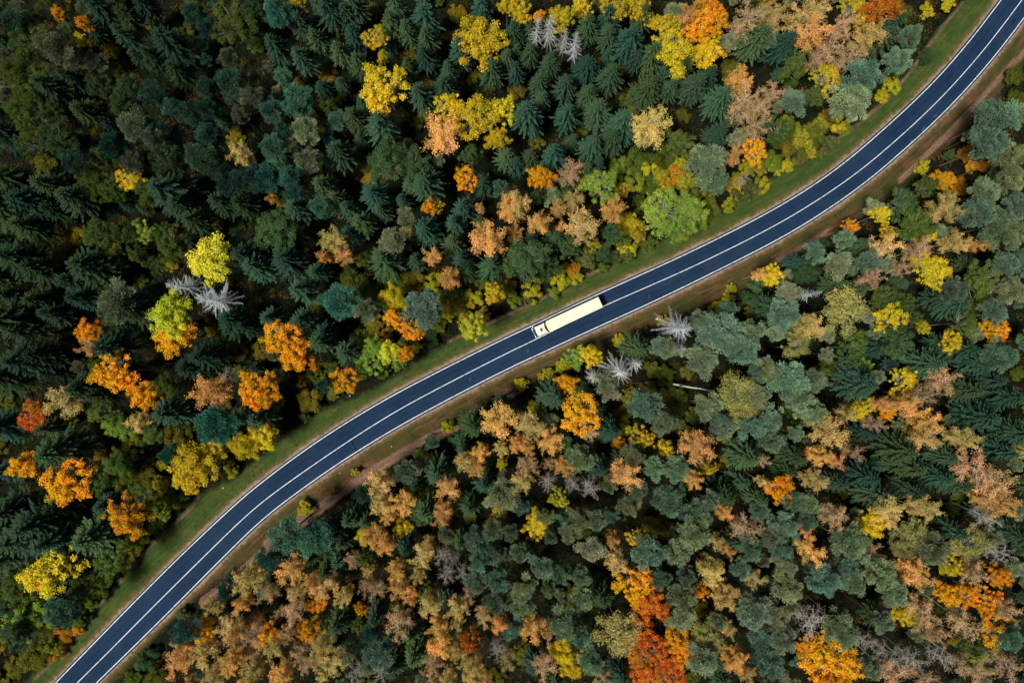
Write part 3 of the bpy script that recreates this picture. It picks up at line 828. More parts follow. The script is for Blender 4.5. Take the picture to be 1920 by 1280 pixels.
# every crown of the photograph: x y radius (pixels of the 1920 px picture) and its kind
DATA = """
20,45,30,P 80,15,20,g 105,20,16,O 148,38,12,O 148,68,14,Y 190,20,28,S 250,40,26,S 240,75,24,S 280,15,26,S 325,90,40,S 355,20,24,P 380,45,20,P 440,50,42,g 425,105,20,p 475,20,24,G
50,80,36,g 95,85,32,p 30,140,30,g 50,175,28,g 100,170,30,S 60,215,34,g 30,205,24,g 88,200,22,g 140,150,22,S 185,160,24,G 235,165,26,G 230,195,26,G 290,175,30,P 325,205,24,P 165,215,28,S 245,230,34,p 282,257,22,p 110,260,34,G 60,265,26,g 145,265,24,S 200,275,26,P 290,235,22,P 135,300,24,P 185,300,24,g 245,305,22,p 305,300,30,G
385,160,24,P 430,150,32,P 465,175,22,p 380,200,22,P 385,245,28,P 420,225,20,S 450,215,18,p 375,290,32,P 452,285,22,b 400,310,20,P 10,250,30,S 340,140,22,S 290,110,22,S
520,15,28,P 550,35,22,S 490,40,22,S 557,5,16,Y 595,5,18,S 520,90,26,S 565,50,24,S 570,115,24,S 600,80,24,S 625,25,30,S 650,30,22,S 665,15,24,S 640,100,22,S 665,75,22,S 675,125,24,S 700,68,22,Y 715,105,12,Y 745,15,22,S 735,45,22,S 765,60,22,S 795,35,32,S 800,80,22,S 723,170,44,Y 765,130,18,S 800,110,24,S 840,135,18,S 840,170,28,S 860,100,26,S 900,75,46,Y 905,15,22,S 950,10,22,Y 920,135,26,S 950,115,20,S 790,180,28,S 670,225,26,S 720,240,32,S 555,190,34,P 505,205,26,P 525,240,20,P 570,240,28,p 485,180,18,P 500,265,26,P 520,292,24,S 545,265,14,p 575,290,26,p 640,290,30,S 725,300,36,G 772,312,32,G 880,290,20,G 830,255,44,B 840,205,28,Y 893,228,42,Y 945,210,26,Y 930,260,22,Y 950,300,24,S
975,15,24,Y 1060,30,26,Y 1095,15,18,Y 1150,8,24,Y 1200,8,24,Y 1012,30,14,O 1003,60,18,D 1031,55,24,D 1060,80,18,D 1080,90,20,D 1100,60,26,S 1140,40,24,S 1140,72,24,S 1180,85,36,S 1200,35,22,S 1220,110,26,S 1190,117,20,S 1225,35,16,Y 1255,50,26,Y 1260,95,40,Y 1300,20,24,B 1330,20,28,O 1310,52,34,O 1342,35,24,O 1325,95,28,Y 1275,130,24,S 1395,30,34,T 1412,80,34,S 1395,150,30,B 1405,195,38,T 1375,130,22,U 970,100,16,S 995,105,20,S 970,140,20,S 1030,120,22,S 1010,160,24,S 1060,165,26,S 1100,130,28,S 1100,180,22,S 1145,145,28,S 965,65,22,S 990,65,16,S 1210,175,34,S 1255,170,22,S 1300,170,28,S 1342,187,32,S 1325,150,22,S 990,220,34,S 1065,220,28,S 1015,190,20,S 1120,215,32,S 1165,240,38,S 1225,240,38,b 1280,265,28,g 1340,255,26,S 1330,302,42,P 1035,290,26,S 1110,275,26,S 1120,310,18,S 995,300,22,S 970,310,18,S 1145,265,24,S 1250,285,26,U 1195,300,26,U 1215,318,20,u 1300,290,18,U 1070,318,24,T 1020,330,24,O 1420,240,28,T 1410,282,24,O 1390,290,18,B 1430,190,24,T
1455,30,30,b 1445,65,22,P 1465,90,30,S 1500,30,24,b 1530,10,30,b 1530,55,34,B 1555,82,28,T 1600,20,28,Y 1655,8,36,R 1692,30,14,O 1590,45,26,T 1632,60,30,b 1665,55,22,S 1650,82,28,S 1597,105,28,T 1540,110,20,T 1495,120,26,g 1550,150,28,Y 1530,180,20,g 1490,190,30,P 1622,135,34,P 1600,185,38,P 1690,105,26,P 1715,68,22,P 1740,18,14,u 1780,4,16,u 1672,158,16,u 1655,180,14,u 1582,232,20,u 1570,210,12,u 1530,255,28,U 1462,245,30,g 1560,265,16,v 1500,285,22,U 1455,170,24,T 1455,312,16,u 1740,100,14,v 1700,25,20,U 1475,270,22,U 1905,140,18,U 1912,182,18,U 1870,222,44,P 1862,270,36,P 1815,288,16,o 1900,292,30,P 1735,312,14,u 1782,292,12,v 1852,302,20,o 1822,312,14,o
20,395,50,S 62,380,40,S 30,340,34,S 100,350,32,S 150,370,34,S 175,345,32,g 205,350,26,g 240,332,24,Y 285,358,30,g 320,360,44,S 352,385,30,S 420,340,24,P 445,335,24,P 470,330,26,P 420,380,28,S 372,420,28,S 445,445,20,G 262,432,24,l 225,435,26,g 300,440,22,g 325,455,32,g 185,440,28,g 140,440,24,U 210,475,18,U 250,475,20,g 290,500,18,g 45,490,42,S 82,505,30,S 180,500,44,S 140,530,26,S 210,565,38,p 252,572,40,S 160,560,26,S 230,602,26,S 395,490,48,L 350,535,26,D 402,565,36,D 325,590,40,L 465,480,34,S 160,620,22,O 330,630,42,O 20,600,44,S 52,622,34,S 440,602,34,S 470,612,22,S 30,555,30,S 10,525,30,S 110,400,26,S 460,385,24,S 82,562,28,S 60,430,30,S 120,480,22,U 300,545,22,S 110,590,26,S 190,520,26,S 370,455,20,S
495,325,28,P 545,328,28,P 548,355,20,P 508,367,12,B 610,350,28,S 637,382,28,S 600,385,24,P 560,395,30,S 520,430,38,G 705,370,30,S 755,380,16,S 720,400,20,S 770,345,20,S 802,350,34,S 875,332,22,O 905,345,24,S 940,345,18,P 802,385,16,O 822,385,12,Y 870,395,26,S 902,385,10,B 765,405,20,p 800,437,30,S 680,420,26,S 622,450,28,b 600,478,14,B 640,478,20,B 657,445,22,S 735,445,32,p 722,485,36,S 805,478,20,B 780,487,20,S 850,460,24,S 915,445,38,B 867,482,20,S 920,500,28,S 840,520,22,B 880,510,20,S 485,500,34,S 540,495,34,S 600,512,22,S 570,547,28,S 510,597,24,S 640,565,36,P 690,547,26,U 682,582,24,p 730,520,28,U 770,530,26,U 712,560,26,U 740,563,26,Y 740,598,22,O 768,615,20,O 800,577,40,P 812,530,18,u 927,550,22,Y 860,570,24,U 885,560,20,u 842,590,14,u 882,612,24,L 885,600,18,u 570,600,28,S 528,630,34,O 610,625,24,S 690,640,18,u 725,630,14,o 802,632,20,v 960,385,28,B 655,395,22,S 500,460,26,S 650,522,26,U 700,602,20,U 950,495,18,g 850,420,20,S 760,460,18,S
1065,328,24,T 967,380,30,b 1003,370,16,G 1010,410,24,B 1046,392,18,B 1080,367,22,b 1125,350,34,l 1095,425,38,b 1040,450,24,S 1160,395,26,B 1180,425,26,u 990,490,44,G 1177,465,18,u 1240,400,40,l 1290,390,34,l 1262,425,30,l 1330,392,24,U 1217,457,16,U 1225,350,26,U 1268,332,24,o 1200,380,18,U 1132,472,22,v 1157,482,14,v 1075,500,16,o 1050,520,22,u 1022,502,28,G 1000,540,20,u 1100,482,18,v 985,560,12,v 1345,335,28,P 1400,352,22,v 1400,328,14,N 1382,362,12,u 1432,345,14,u 1430,512,14,B 1420,532,18,v 1372,540,12,u 1365,562,14,u 1342,578,13,u 1397,557,16,v 1372,582,18,P 1440,582,28,S 1270,612,36,D 1245,602,12,u 1275,652,16,D 1160,637,14,u 1202,637,14,v 1215,625,12,v 1310,602,24,P 1350,622,44,P 1322,667,32,P 1190,652,30,S 1250,647,22,P 1420,622,26,P 1070,460,22,G 1150,440,18,G 1240,355,20,u 1100,320,18,S 1060,360,16,G
1775,332,20,O 1740,350,20,g 1690,382,28,G 1642,390,20,P 1655,402,18,Y 1600,425,14,O 1570,442,14,v 1590,447,20,P 1545,457,11,v 1780,390,30,b 1850,360,36,P 1842,402,30,P 1870,420,36,P 1890,447,34,P 1720,425,34,g 1735,440,20,Y 1662,457,30,b 1670,435,16,Y 1742,467,24,T 1800,450,26,b 1842,457,12,B 1745,505,34,Y 1640,522,22,T 1450,512,20,Y 1510,512,24,G 1575,495,30,p 1530,472,22,P 1632,490,26,P 1480,550,28,p 1517,550,14,D 1470,592,32,P 1585,580,40,n 1530,607,30,b 1660,562,26,g 1672,597,28,Y 1712,592,18,g 1695,567,20,g 1842,525,38,g 1900,540,30,P 1800,542,24,P 1802,607,26,g 1730,612,16,Y 1782,637,20,Y 1870,582,26,P 1610,632,20,g 1560,532,22,S 1600,545,22,S 1490,492,20,S 1890,492,28,P 1780,572,26,S 1750,562,24,S 1870,622,24,O 1910,382,26,P 1900,332,28,P 1800,350,20,o 1610,460,20,S 1700,500,20,T
20,700,44,S 60,680,38,S 92,662,30,S 155,650,22,B 215,650,40,S 212,697,38,O 165,722,34,S 110,750,34,b 62,780,28,R 268,735,28,O 390,667,32,S 360,692,30,S 392,732,38,B 310,722,26,g 15,800,36,S 200,742,28,S 190,772,26,g 222,802,28,l 255,792,22,b 285,812,26,g 325,775,36,S 402,802,40,P 470,765,30,S 482,730,34,O 120,842,48,S 42,875,28,O 130,902,44,O 182,902,24,g 220,870,26,g 310,852,20,P 302,872,12,u 370,872,42,Y 402,842,24,Y 452,832,28,Y 480,822,24,Y 347,902,24,Y 330,822,24,U 272,902,26,U 235,967,36,O 290,947,24,U 320,932,22,U 262,932,24,g 30,950,40,S 80,975,44,S 120,950,30,S 205,942,24,S 350,792,20,U 420,705,18,N 20,880,26,S 100,800,26,S 240,840,24,U
550,662,30,O 585,682,12,O 600,642,28,S 650,662,28,S 590,707,18,U 565,712,12,o 600,727,16,P 645,708,26,O 690,682,26,l 700,652,20,l 727,660,24,L 755,665,16,O 745,684,16,l 580,752,24,U 492,735,28,O 492,782,30,S 490,820,28,Y 840,800,13,u 805,832,16,P 790,850,12,v 665,885,8,u 625,923,7,o 710,907,30,b 760,890,24,P 712,915,14,v 822,880,32,S 806,857,9,o 780,852,9,u 890,795,30,S 935,792,36,B 905,852,20,B 865,870,20,b 892,877,22,B 835,915,26,B 940,845,16,b 940,872,12,Y 715,947,24,b 755,952,26,B 800,952,30,S 670,968,24,S 570,957,15,u 910,902,24,S 940,932,34,P 830,957,20,B 880,942,24,S 676,928,18,P 922,762,16,v 860,822,18,v 905,775,14,v 608,990,22,P 870,840,16,S 780,905,20,S 705,940,18,S 650,950,14,v
1015,706,8,u 1032,702,12,u 1055,685,16,u 1080,670,22,l 1112,665,20,Y 1065,717,20,O 980,722,13,u 1160,692,34,D 1190,683,20,D 1112,703,18,D 1140,727,28,P 1095,732,20,v 1035,745,30,S 1000,762,12,u 1225,692,18,U 1320,682,34,P 1240,652,20,P 1400,652,34,P 1380,640,28,P 1245,702,20,U 1205,757,34,P 1245,787,28,P 1180,742,20,U 1245,742,14,U 1330,762,28,p 1340,792,28,P 1380,732,40,n 1402,772,34,n 1430,702,24,P 1425,742,28,P 1410,802,30,P 995,802,32,b 1030,827,28,B 1088,777,38,O 1105,812,18,T 1140,802,28,S 970,832,20,B 987,842,16,B 990,872,26,T 1085,862,30,p 1120,872,24,S 1160,832,16,o 1200,822,24,Y 1250,842,18,Y 1170,802,16,U 1168,890,34,B 1190,857,22,P 1225,882,26,P 1265,882,28,P 1315,842,36,B 1305,902,20,B 1335,880,14,Y 1060,882,22,B 1028,905,20,N 1072,910,20,N 1105,917,24,N 1045,935,18,L 985,912,24,b 975,957,20,P 1145,912,16,P 1200,922,22,P 1250,942,30,P 1275,922,16,P 1180,952,22,P 1310,957,24,P 1395,852,34,S 1350,922,30,S 1430,867,16,T 1435,907,14,b 1330,942,22,P 1060,832,16,v 1300,780,18,U 1270,740,24,U 1290,810,18,U 1010,775,14,g 940,750,18,S 1120,765,18,S 1160,860,16,S 1385,900,24,S 1410,930,22,S
1500,652,24,n 1600,652,24,g 1625,690,15,l 1692,642,30,G 1642,652,22,S 1730,682,34,S 1830,682,30,S 1890,662,30,P 1480,720,40,P 1530,717,30,P 1500,742,30,P 1602,722,38,S 1692,715,26,Y 1772,715,32,T 1740,745,24,T 1532,772,28,P 1450,792,30,P 1450,822,26,P 1565,807,36,b 1622,765,22,Y 1600,782,16,b 1662,755,18,B 1672,772,16,O 1710,765,26,B 1742,790,30,B 1650,798,18,T 1730,822,30,b 1812,822,24,b 1620,812,20,S 1820,782,38,S 1872,742,34,S 1800,732,28,S 1890,812,34,S 1870,842,26,S 1680,842,38,S 1540,857,22,B 1575,867,18,B 1610,845,18,T 1530,902,24,b 1465,922,30,O 1620,892,28,S 1700,872,28,S 1750,892,28,S 1830,872,38,T 1560,902,24,S 1640,927,32,S 1700,912,26,S 1880,902,38,T 1870,942,34,B 1520,947,28,P 1490,942,22,P 1670,952,26,b 1480,852,26,S 1465,882,22,S 1780,902,28,S 1760,852,26,S 1445,690,24,P 1560,690,22,U 1590,680,20,S 1800,652,24,S 1850,712,26,S 1760,640,20,S
60,1002,50,S 110,1012,38,S 190,1002,44,S 100,1065,48,Y 75,1087,20,R 135,1057,22,g 205,1052,32,g 30,1102,32,g 50,1150,40,l 30,1190,32,G 122,1142,36,P 152,1112,26,g 182,1112,20,U 265,1010,18,u 290,982,20,U 240,1032,20,U 117,1192,18,o 142,1180,14,o 60,1232,26,U 100,1222,18,o 30,1252,26,U 80,1202,22,U 20,1042,36,S 10,985,30,S 460,1082,32,b 436,1084,16,P 350,1182,28,P 395,1142,20,b 380,1182,22,O 425,1182,28,b 430,1192,18,B 330,1212,18,b 325,1242,30,B 375,1227,28,b 270,1242,20,v 290,1272,20,U 420,1112,20,P 450,1142,18,B 430,1252,24,B 400,1267,24,b 470,1202,26,T 465,1262,24,b 340,1152,14,v 5,1130,28,G 150,1075,20,S
540,1002,40,P 590,1012,34,P 592,1002,22,P 630,992,30,S 660,972,22,S 692,972,22,S 500,1052,24,P 540,1072,30,B 582,1042,18,S 700,1012,26,B 716,1032,22,B 690,1002,20,Y 750,992,20,Y 725,967,18,B 790,967,20,G 828,972,20,B 835,1007,20,P 660,1062,18,T 685,1050,18,g 685,1072,14,b 735,1077,20,B 785,1047,26,b 800,1022,14,b 830,1047,22,N 850,1057,14,N 835,1087,20,N 865,1082,18,N 780,1082,16,b 740,1107,22,B 580,1097,16,B 610,1105,28,b 590,1127,22,O 635,1127,18,b 655,1102,9,o 680,1112,18,T 705,1117,20,T 675,1147,12,O 668,1177,14,g 745,1167,30,T 640,1157,28,S 800,1112,18,g 805,1137,26,b 860,1152,24,b 860,1172,16,b 905,1162,20,b 885,1122,18,T 820,1187,22,B 880,1202,20,R 935,1182,20,B 490,1127,22,T 545,1147,26,T 500,1192,22,O 580,1182,22,O 540,1187,18,T 600,1212,24,b 510,1222,24,b 550,1232,22,T 590,1242,18,b 520,1272,24,B 625,1252,26,b 665,1272,22,N 705,1222,32,P 690,1192,18,P 720,1272,24,N 740,1242,26,S 895,1012,26,P 895,1047,24,P 925,1037,24,P 895,1092,24,P 930,1002,22,P 935,1092,26,P 945,1062,20,P 820,1222,28,B 805,1252,24,T 850,1235,14,b 865,1252,16,b 890,1252,14,b 935,1222,22,N 950,1242,18,b 880,1277,20,b 840,1280,18,b 770,1182,24,S 780,1222,28,S 620,1062,26,S 640,1042,24,S 760,1022,20,S 860,1012,18,S 930,1132,24,P 935,962,14,Y 710,1150,24,S 560,1040,18,S 500,1100,22,S 650,1010,20,S
1003,987,26,Y 1025,975,18,P 1085,967,22,p 1120,977,22,P 1150,972,16,P 1070,1002,24,P 1032,1012,16,P 975,1042,20,P 1015,1062,28,P 1052,1082,22,P 1110,1032,30,p 1160,1057,26,b 1212,1032,34,P 1270,1032,30,P 1310,1002,32,P 1345,1017,18,b 1320,977,24,P 1367,967,18,B 1405,992,32,T 1410,1027,26,P 1230,985,26,U 1090,1082,22,P 1125,1117,26,S 1095,1132,26,P 985,1102,26,P 980,1137,26,P 1025,1112,16,P 1060,1172,30,P 1000,1182,28,B 1032,1190,16,T 1240,1087,24,P 1192,1097,34,O 1218,1125,32,R 1240,1142,22,R 1160,1180,42,n 1200,1165,22,R 1215,1217,34,R 1270,1202,26,O 1200,1262,30,R 1250,1262,32,R 1272,1235,26,O 1285,1122,28,p 1290,1090,20,P 1280,1162,30,P 1335,1062,22,b 1342,1087,28,b 1320,1112,14,O 1362,1127,28,b 1390,1072,20,P 1420,1092,22,b 1375,1042,14,B 1325,1192,28,n 1350,1172,18,P 1375,1187,16,b 1320,1242,34,P 1385,1242,28,B 1400,1262,20,b 1420,1152,34,P 1432,1202,26,P 1430,1242,24,P 1055,1222,26,Y 1075,1247,26,Y 1110,1242,28,P 1090,1202,22,P 1022,1262,26,T 980,1222,24,U 1130,1272,18,T 1160,1252,24,S 1000,1242,22,S 1190,1012,16,Y 1150,1012,16,B 1430,962,20,P 1310,1140,18,U 1380,1010,20,S 965,1180,22,P 955,1005,18,P
1475,987,28,P 1520,982,20,P 1445,1007,24,P 1465,1032,24,P 1525,1032,28,B 1520,997,14,B 1480,1062,22,p 1575,972,28,T 1600,1022,36,P 1635,985,26,Y 1670,972,24,b 1710,1000,30,n 1692,1022,22,n 1640,1032,22,T 1590,1062,24,P 1480,1102,32,P 1552,1087,32,P 1600,1097,30,P 1650,1077,32,P 1680,1112,34,P 1755,1037,34,P 1785,1057,24,Y 1820,1022,32,n 1880,1042,28,N 1720,1082,32,B 1740,1108,16,P 1780,1112,24,O 1815,1122,22,O 1852,1122,26,O 1880,1087,20,O 1890,1152,26,T 1840,1072,28,T 1742,1147,28,T 1865,1182,32,O 1820,1167,30,T 1822,1212,20,g 1835,1227,20,l 1520,1165,38,N 1460,1152,26,P 1470,1202,28,P 1450,1242,30,P 1580,1172,34,P 1590,1192,28,P 1662,1172,24,P 1545,1232,44,O 1582,1252,30,O 1520,1212,22,O 1555,1275,30,O 1635,1212,24,N 1680,1232,28,N 1720,1242,26,N 1775,1242,26,N 1750,1192,26,T 1700,1152,24,Y 1680,1272,30,T 1740,1272,28,T 1830,1262,30,T 1900,1202,26,P 1890,1252,28,T 1870,972,28,N 1780,992,26,S 1840,962,24,S 1740,962,28,b 1640,1150,24,S 1640,1262,22,P 1900,1002,26,S
1150,330,20,q 1172,352,18,q 1195,335,20,q 1160,310,18,q 1240,330,20,q 1290,335,22,q 1300,360,20,q 1310,415,20,q 1190,440,20,q 1165,450,16,q 1230,300,20,U 1275,305,20,u 1370,385,14,q 1380,340,20,q 1450,300,20,q 1480,310,14,u 1520,280,16,q 1475,230,18,q 1500,255,22,q 1540,235,18,q 1555,215,16,U 1590,240,12,q 1540,290,9,q 1420,318,18,q 1400,315,14,u 1110,460,16,q 1080,520,14,u 1040,545,12,q 965,565,14,q 955,540,18,q 905,590,14,q 870,600,16,q 850,550,20,q 830,560,16,U 760,640,14,q 780,650,12,u 700,620,16,U 670,630,16,U 620,690,16,U 570,780,12,U 430,880,14,u 345,930,10,q 300,960,18,q 275,930,18,q 250,1010,18,q 225,1060,18,q 170,1130,18,q 150,1165,14,q 100,1215,16,q 190,1090,16,q 230,905,18,q 300,905,18,q 265,820,18,q 330,850,16,q 1130,500,10,q 1000,565,8,u 1330,355,16,q 1180,480,12,q
"""
TREES = []
for tok in DATA.split():
    x, y, r, c = tok.split(',')
    TREES.append([float(x), float(y), float(r), c, True])
TREES = [t for i, t in enumerate(TREES)]

def corridor_px(x, y, pad=0):
    poly = NB + SB[::-1]
    ins = False
    j = len(poly) - 1
    for i in range(len(poly)):
        xi, yi = poly[i]; xj, yj = poly[j]
        if (yi > y) != (yj > y) and x < (xj - xi) * (y - yi) / (yj - yi) + xi:
            ins = not ins
        j = i
    return ins

# fill what is left between them with lower trees of the neighbourhood
rr = random.Random(11)
hand = list(TREES)
cand = 0
LIMIT = {'S': 300, 'P': 300}
def count(cs):
    return sum(1 for t in TREES if t[3] in cs)
while cand < 9000:
    cand += 1
    x, y = rr.uniform(-15, 1935), rr.uniform(-15, 1295)
    r = rr.uniform(13, 22)
    if corridor_px(x, y) or any(corridor_px(x + dx, y + dy) for dx, dy in ((r, 0), (-r, 0), (0, r), (0, -r))):
        continue
    if any((x - t[0]) ** 2 + (y - t[1]) ** 2 < (.74 * (t[2] * (.88 if t[3] in 'BbTNPp' else 1) + r)) ** 2 for t in TREES):
        continue
    near = sorted(hand, key=lambda t: (x - t[0]) ** 2 + (y - t[1]) ** 2)[:6]
    cs = [t[3] for t in near]
    if cs.count('P') + cs.count('p') >= 3 and count('Pp') < LIMIT['P']:
        c = rr.choice('PPp')
    elif sum(cs.count(q_) for q_ in 'Uuql') >= 2:
        c = 'q' if corridor_px(x + 45, y + 60) else 'U'
    elif cs.count('b') + cs.count('B') + cs.count('T') >= 4 and count('BbT') < 285 and rr.random() < .5:
        c = rr.choice('bBT')
    elif count('S') < LIMIT['S']:
        c = 'S'
    elif cs.count('S') < 3 and count('Pp') < LIMIT['P']:
        c = 'p'
    else:
        c = 'U'
    if c in 'Uq' and count('Uquov') >= 300:
        continue
    TREES.append([x, y, r, c, False])

# ------------------------------------------------------------------ labels: what sets a tree apart
LANDMARKS = [((1066, 596), 'the long white truck'),
 ((395, 490), 'the large lemon yellow maple'), ((402, 565), 'the widest silver dead spruce'), ((212, 697), 'the flat vivid orange maple'),
 ((62, 780), 'the red-orange maple near the left edge'), ((723, 170), 'the golden maple between dark spruces'), ((900, 75), 'the broad golden maple near the top'),
 ((830, 255), 'the largest peach orange birch'), ((1031, 55), 'the tall dead spruces near the top'), ((1310, 52), 'the bright orange maples at the top'),
 ((1655, 8), 'the red-orange maple on the top edge'), ((440, 50), 'the olive tree near the top left'), ((528, 630), 'the orange maple pair'),
 ((915, 445), 'the amber birch above the verge'), ((990, 490), 'the big green tree by the verge'), ((1240, 400), 'the lime green trees by the verge'),
 ((927, 550), 'the golden maple by the track'), ((640, 565), 'the pale round lone pine'), ((1095, 425), 'the straw coloured birch'),
 ((1270, 612), 'the bowed grey dead spruce'), ((1160, 692), 'the whitest dead spruce'), ((1088, 777), 'the orange maple below the truck'),
 ((1168, 890), 'the round orange birch'), ((1465, 922), 'the glowing orange maple on the right'), ((1218, 1125), 'the large red-orange maples'),
 ((1545, 1232), 'the broad orange maple at the bottom'), ((1745, 505), 'the golden domed maple'), ((1775, 332), 'the orange maple beyond the bend'),
 ((1842, 525), 'the olive tree near the right edge'), ((1565, 807), 'the tan gold birch among pines'), ((1720, 1082), 'the peach birch at lower right'),
 ((1520, 1165), 'the brown leafless tree'), ((1045, 935), 'the small lemon yellow maple'), ((880, 1202), 'the small red-orange maple'),
 ((540, 1072), 'the peach birch by the dirt strip'), ((705, 1222), 'the lone teal pine at the bottom'), ((130, 902), 'the wide orange maple on the left'),
 ((235, 967), 'the orange maple at lower left'), ((100, 1065), 'the golden and red maple'), ((370, 872), 'the gold maples by the verge'),
 ((710, 907), 'the tan birch beside the verge'), ((935, 792), 'the tallest peach birch'), ((1865, 1182), 'the orange maple in the right corner'),
 ((452, 285), 'the tan tree among teal pines'), ((1405, 992), 'the thin birch above the pines'), ((320, 360), 'the big spruce left of centre'),
 ((120, 842), 'the long dark spruce'), ((800, 577), 'the blue-green pine by the bushes'), ((1350, 622), 'the largest grey-green pine'), ((1870, 222), 'the broad pine beyond the bend'),
 ((1600, 185), 'the pale pines inside the bend'), ((1772, 715), 'the pinkish birch on the right'), ((60, 1002), 'the big spruce on the left edge'), ((725, 300), 'the two-lobed green tree')]
DIRS = ['right of', 'below right of', 'below', 'below left of', 'left of', 'above left of', 'above', 'above right of']
RANK = ['nearest', 'second', 'third', 'fourth', 'fifth', 'sixth', 'seventh', 'eighth', 'ninth', 'tenth']

def size_word(t, med):
    q = t[2] / med[t[3]]
    return 'small ' if q < .78 else ('large ' if q > 1.28 else '')
by = {}
for t in TREES:
    by.setdefault(t[3], []).append(t[2])
med = {c: float(np.median(v)) for c, v in by.items()}
looks = [size_word(t, med) + K[t[3]][5] for t in TREES]
XY = np.array([[t[0], t[1]] for t in TREES])
LM = np.array([l[0] for l in LANDMARKS], float)
LK = np.array(looks)
labels = [None] * len(TREES)
sect = {}
for li in range(len(LM)):
    d = XY - LM[li]
    dist = np.hypot(d[:, 0], d[:, 1])
    sec = ((np.degrees(np.arctan2(d[:, 1], d[:, 0])) + 22.5) % 360 // 45).astype(int)
    for lk in set(looks):
        mk = LK == lk
        for s_ in range(8):
            ids = np.where(mk & (sec == s_) & (dist > 6))[0]
            ids = ids[np.argsort(dist[ids])]
            for rank, i in enumerate(ids[:10]):
                sect.setdefault(i, []).append((rank * 60 + dist[i], rank, s_, li))
for i, t in enumerate(TREES):
    me_lm = [l[1] for l in LANDMARKS if abs(l[0][0] - t[0]) < 1.5 and abs(l[0][1] - t[1]) < 1.5]
    opts = sorted(sect.get(i, []))
    if opts:
        _, rank, s_, li = opts[0]
        if rank == 0:
            labels[i] = f'{looks[i]} nearest {DIRS[s_]} {LANDMARKS[li][1]}'
        else:
            labels[i] = f'{looks[i]}, {RANK[rank]} one {DIRS[s_]} {LANDMARKS[li][1]}'
    else:
        labels[i] = f'{looks[i]} near the edge of the forest'
    if len(me_lm):
        labels[i] = me_lm[0].replace('the ', '', 1) + f', {DIRS[opts[0][2]]} {LANDMARKS[opts[0][3]][1]}' if opts else me_lm[0]
    if me_lm:
        own, _, rest = labels[i].partition(', ')
        for a_, b_ in (('maples', 'maple'), ('dead spruces near', 'dead spruce near'), ('green trees by', 'green tree by'), ('pale pines', 'pale pine'), ('maple pair', 'maple of a pair')):
            own = own.replace(a_, b_)
        labels[i] = own + (', ' + rest if rest else '')
        words = labels[i].split()
        if len(words) > 16:
            labels[i] = own

# ------------------------------------------------------------------ plant them
Cpts = C_[::2]
def road_dist(x, y):
    return float(np.min(np.hypot(Cpts[:, 0] - x, Cpts[:, 1] - y)))

var_i = {}
for i, t in enumerate(TREES):
    x, y, r, c, hand_ = t
    kind, nm, cat, colr, hf, look, grp = K[c]
    R_m = r * (H - 13) / FPX
    if kind == 'spruce':
        R_m *= 1.04
    if kind == 'pine':
        R_m *= .86
    if kind in ('birch', 'thinbirch', 'bare'):
        R_m *= .78
    h = hf(R_m)
    if not hand_:
        h *= .64
    h *= rr.uniform(.92, 1.08)
    for _ in range(12):
        hc = {'spruce': .55, 'deadspruce': .6, 'bush': .7}.get(kind, 0.0) * h
        if hc == 0.0:
            hc = h - R_m * .75
        X, Y = W(x, y, hc)
        if road_dist(X, Y) > (7.5 if kind != 'bush' else 5.6) or h < 3:
            break
        h *= .85
    lst = PROTO[kind]
    v = rr.randrange(len(lst))
    if v == var_i.get(kind):
        v = (v + 1) % len(lst)
    var_i[kind] = v
    _, _, ph, pR = lst[v]
    jit = [max(.002, cc * (1 + rr.uniform(-.07, .07))) for cc in colr]
    br = rr.uniform(.78, 1.22)
    col = tuple(min(.95, q * br) for q in jit)
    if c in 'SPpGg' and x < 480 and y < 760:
        col = tuple(q * .62 for q in col)  # vignette darkening of the upper left, put into the crown colours
    if c == 'S':
        w = rr.random()
        col = (col[0] * (.75 + .75 * w), col[1] * (.88 + .22 * w), col[2] * (1.15 - .4 * w))
    if c in 'qUv':
        w = rr.random() ** 2
        col = (col[0] * (.75 + 1.5 * w), col[1] * (.92 + .35 * w), col[2])
    if c == 'P':                       # pines turn from blue-green to khaki
        w = rr.random() ** 1.5
        col = (col[0] * (.66 + .62 * w), col[1] * (.88 + .14 * w), col[2] * (.92 - .14 * w))
        if x > 1740:
            col = tuple(q_ * .82 for q_ in col)  # edge darkening painted into the pines nearest the right border
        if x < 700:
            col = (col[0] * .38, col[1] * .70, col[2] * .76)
    z = float(ground_z(np.array([[X, Y]]))[0])
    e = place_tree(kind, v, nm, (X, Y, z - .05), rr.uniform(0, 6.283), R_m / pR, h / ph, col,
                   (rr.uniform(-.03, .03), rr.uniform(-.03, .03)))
    e['label'], e['category'], e['group'] = labels[i], cat, grp

# a fallen birch stem lying through the gap
Lf = Leaves()
pa, pb = W(1262, 720, 2.0), W(1338, 733, 4.5)
P0, P1 = np.array([pa[0], pa[1], 2.0]), np.array([pb[0], pb[1], 4.5])
q = P0
for i in range(6):
    e_ = P0 + (P1 - P0) * (i + 1) / 6 + [0, random.uniform(-.08, .08), 0]
    Lf.tube(q, e_, .22 - .02 * i, .20 - .02 * i, sides=6)
    q = e_
me = Lf.mesh('fallen_trunk', M['birch_bark'])
o = bpy.data.objects.new('fallen_trunk', me)
COL.objects.link(o)
o['label'] = 'pale fallen birch stem leaning in the dark gap right of the white dead spruces'
o['category'] = 'fallen tree'

# ------------------------------------------------------------------ undergrowth and verge plants (uncountable)
def scatter_points(n, x0, x1, y0, y1):
    return np.c_[RNG.uniform(x0, x1, n), RNG.uniform(y0, y1, n)]

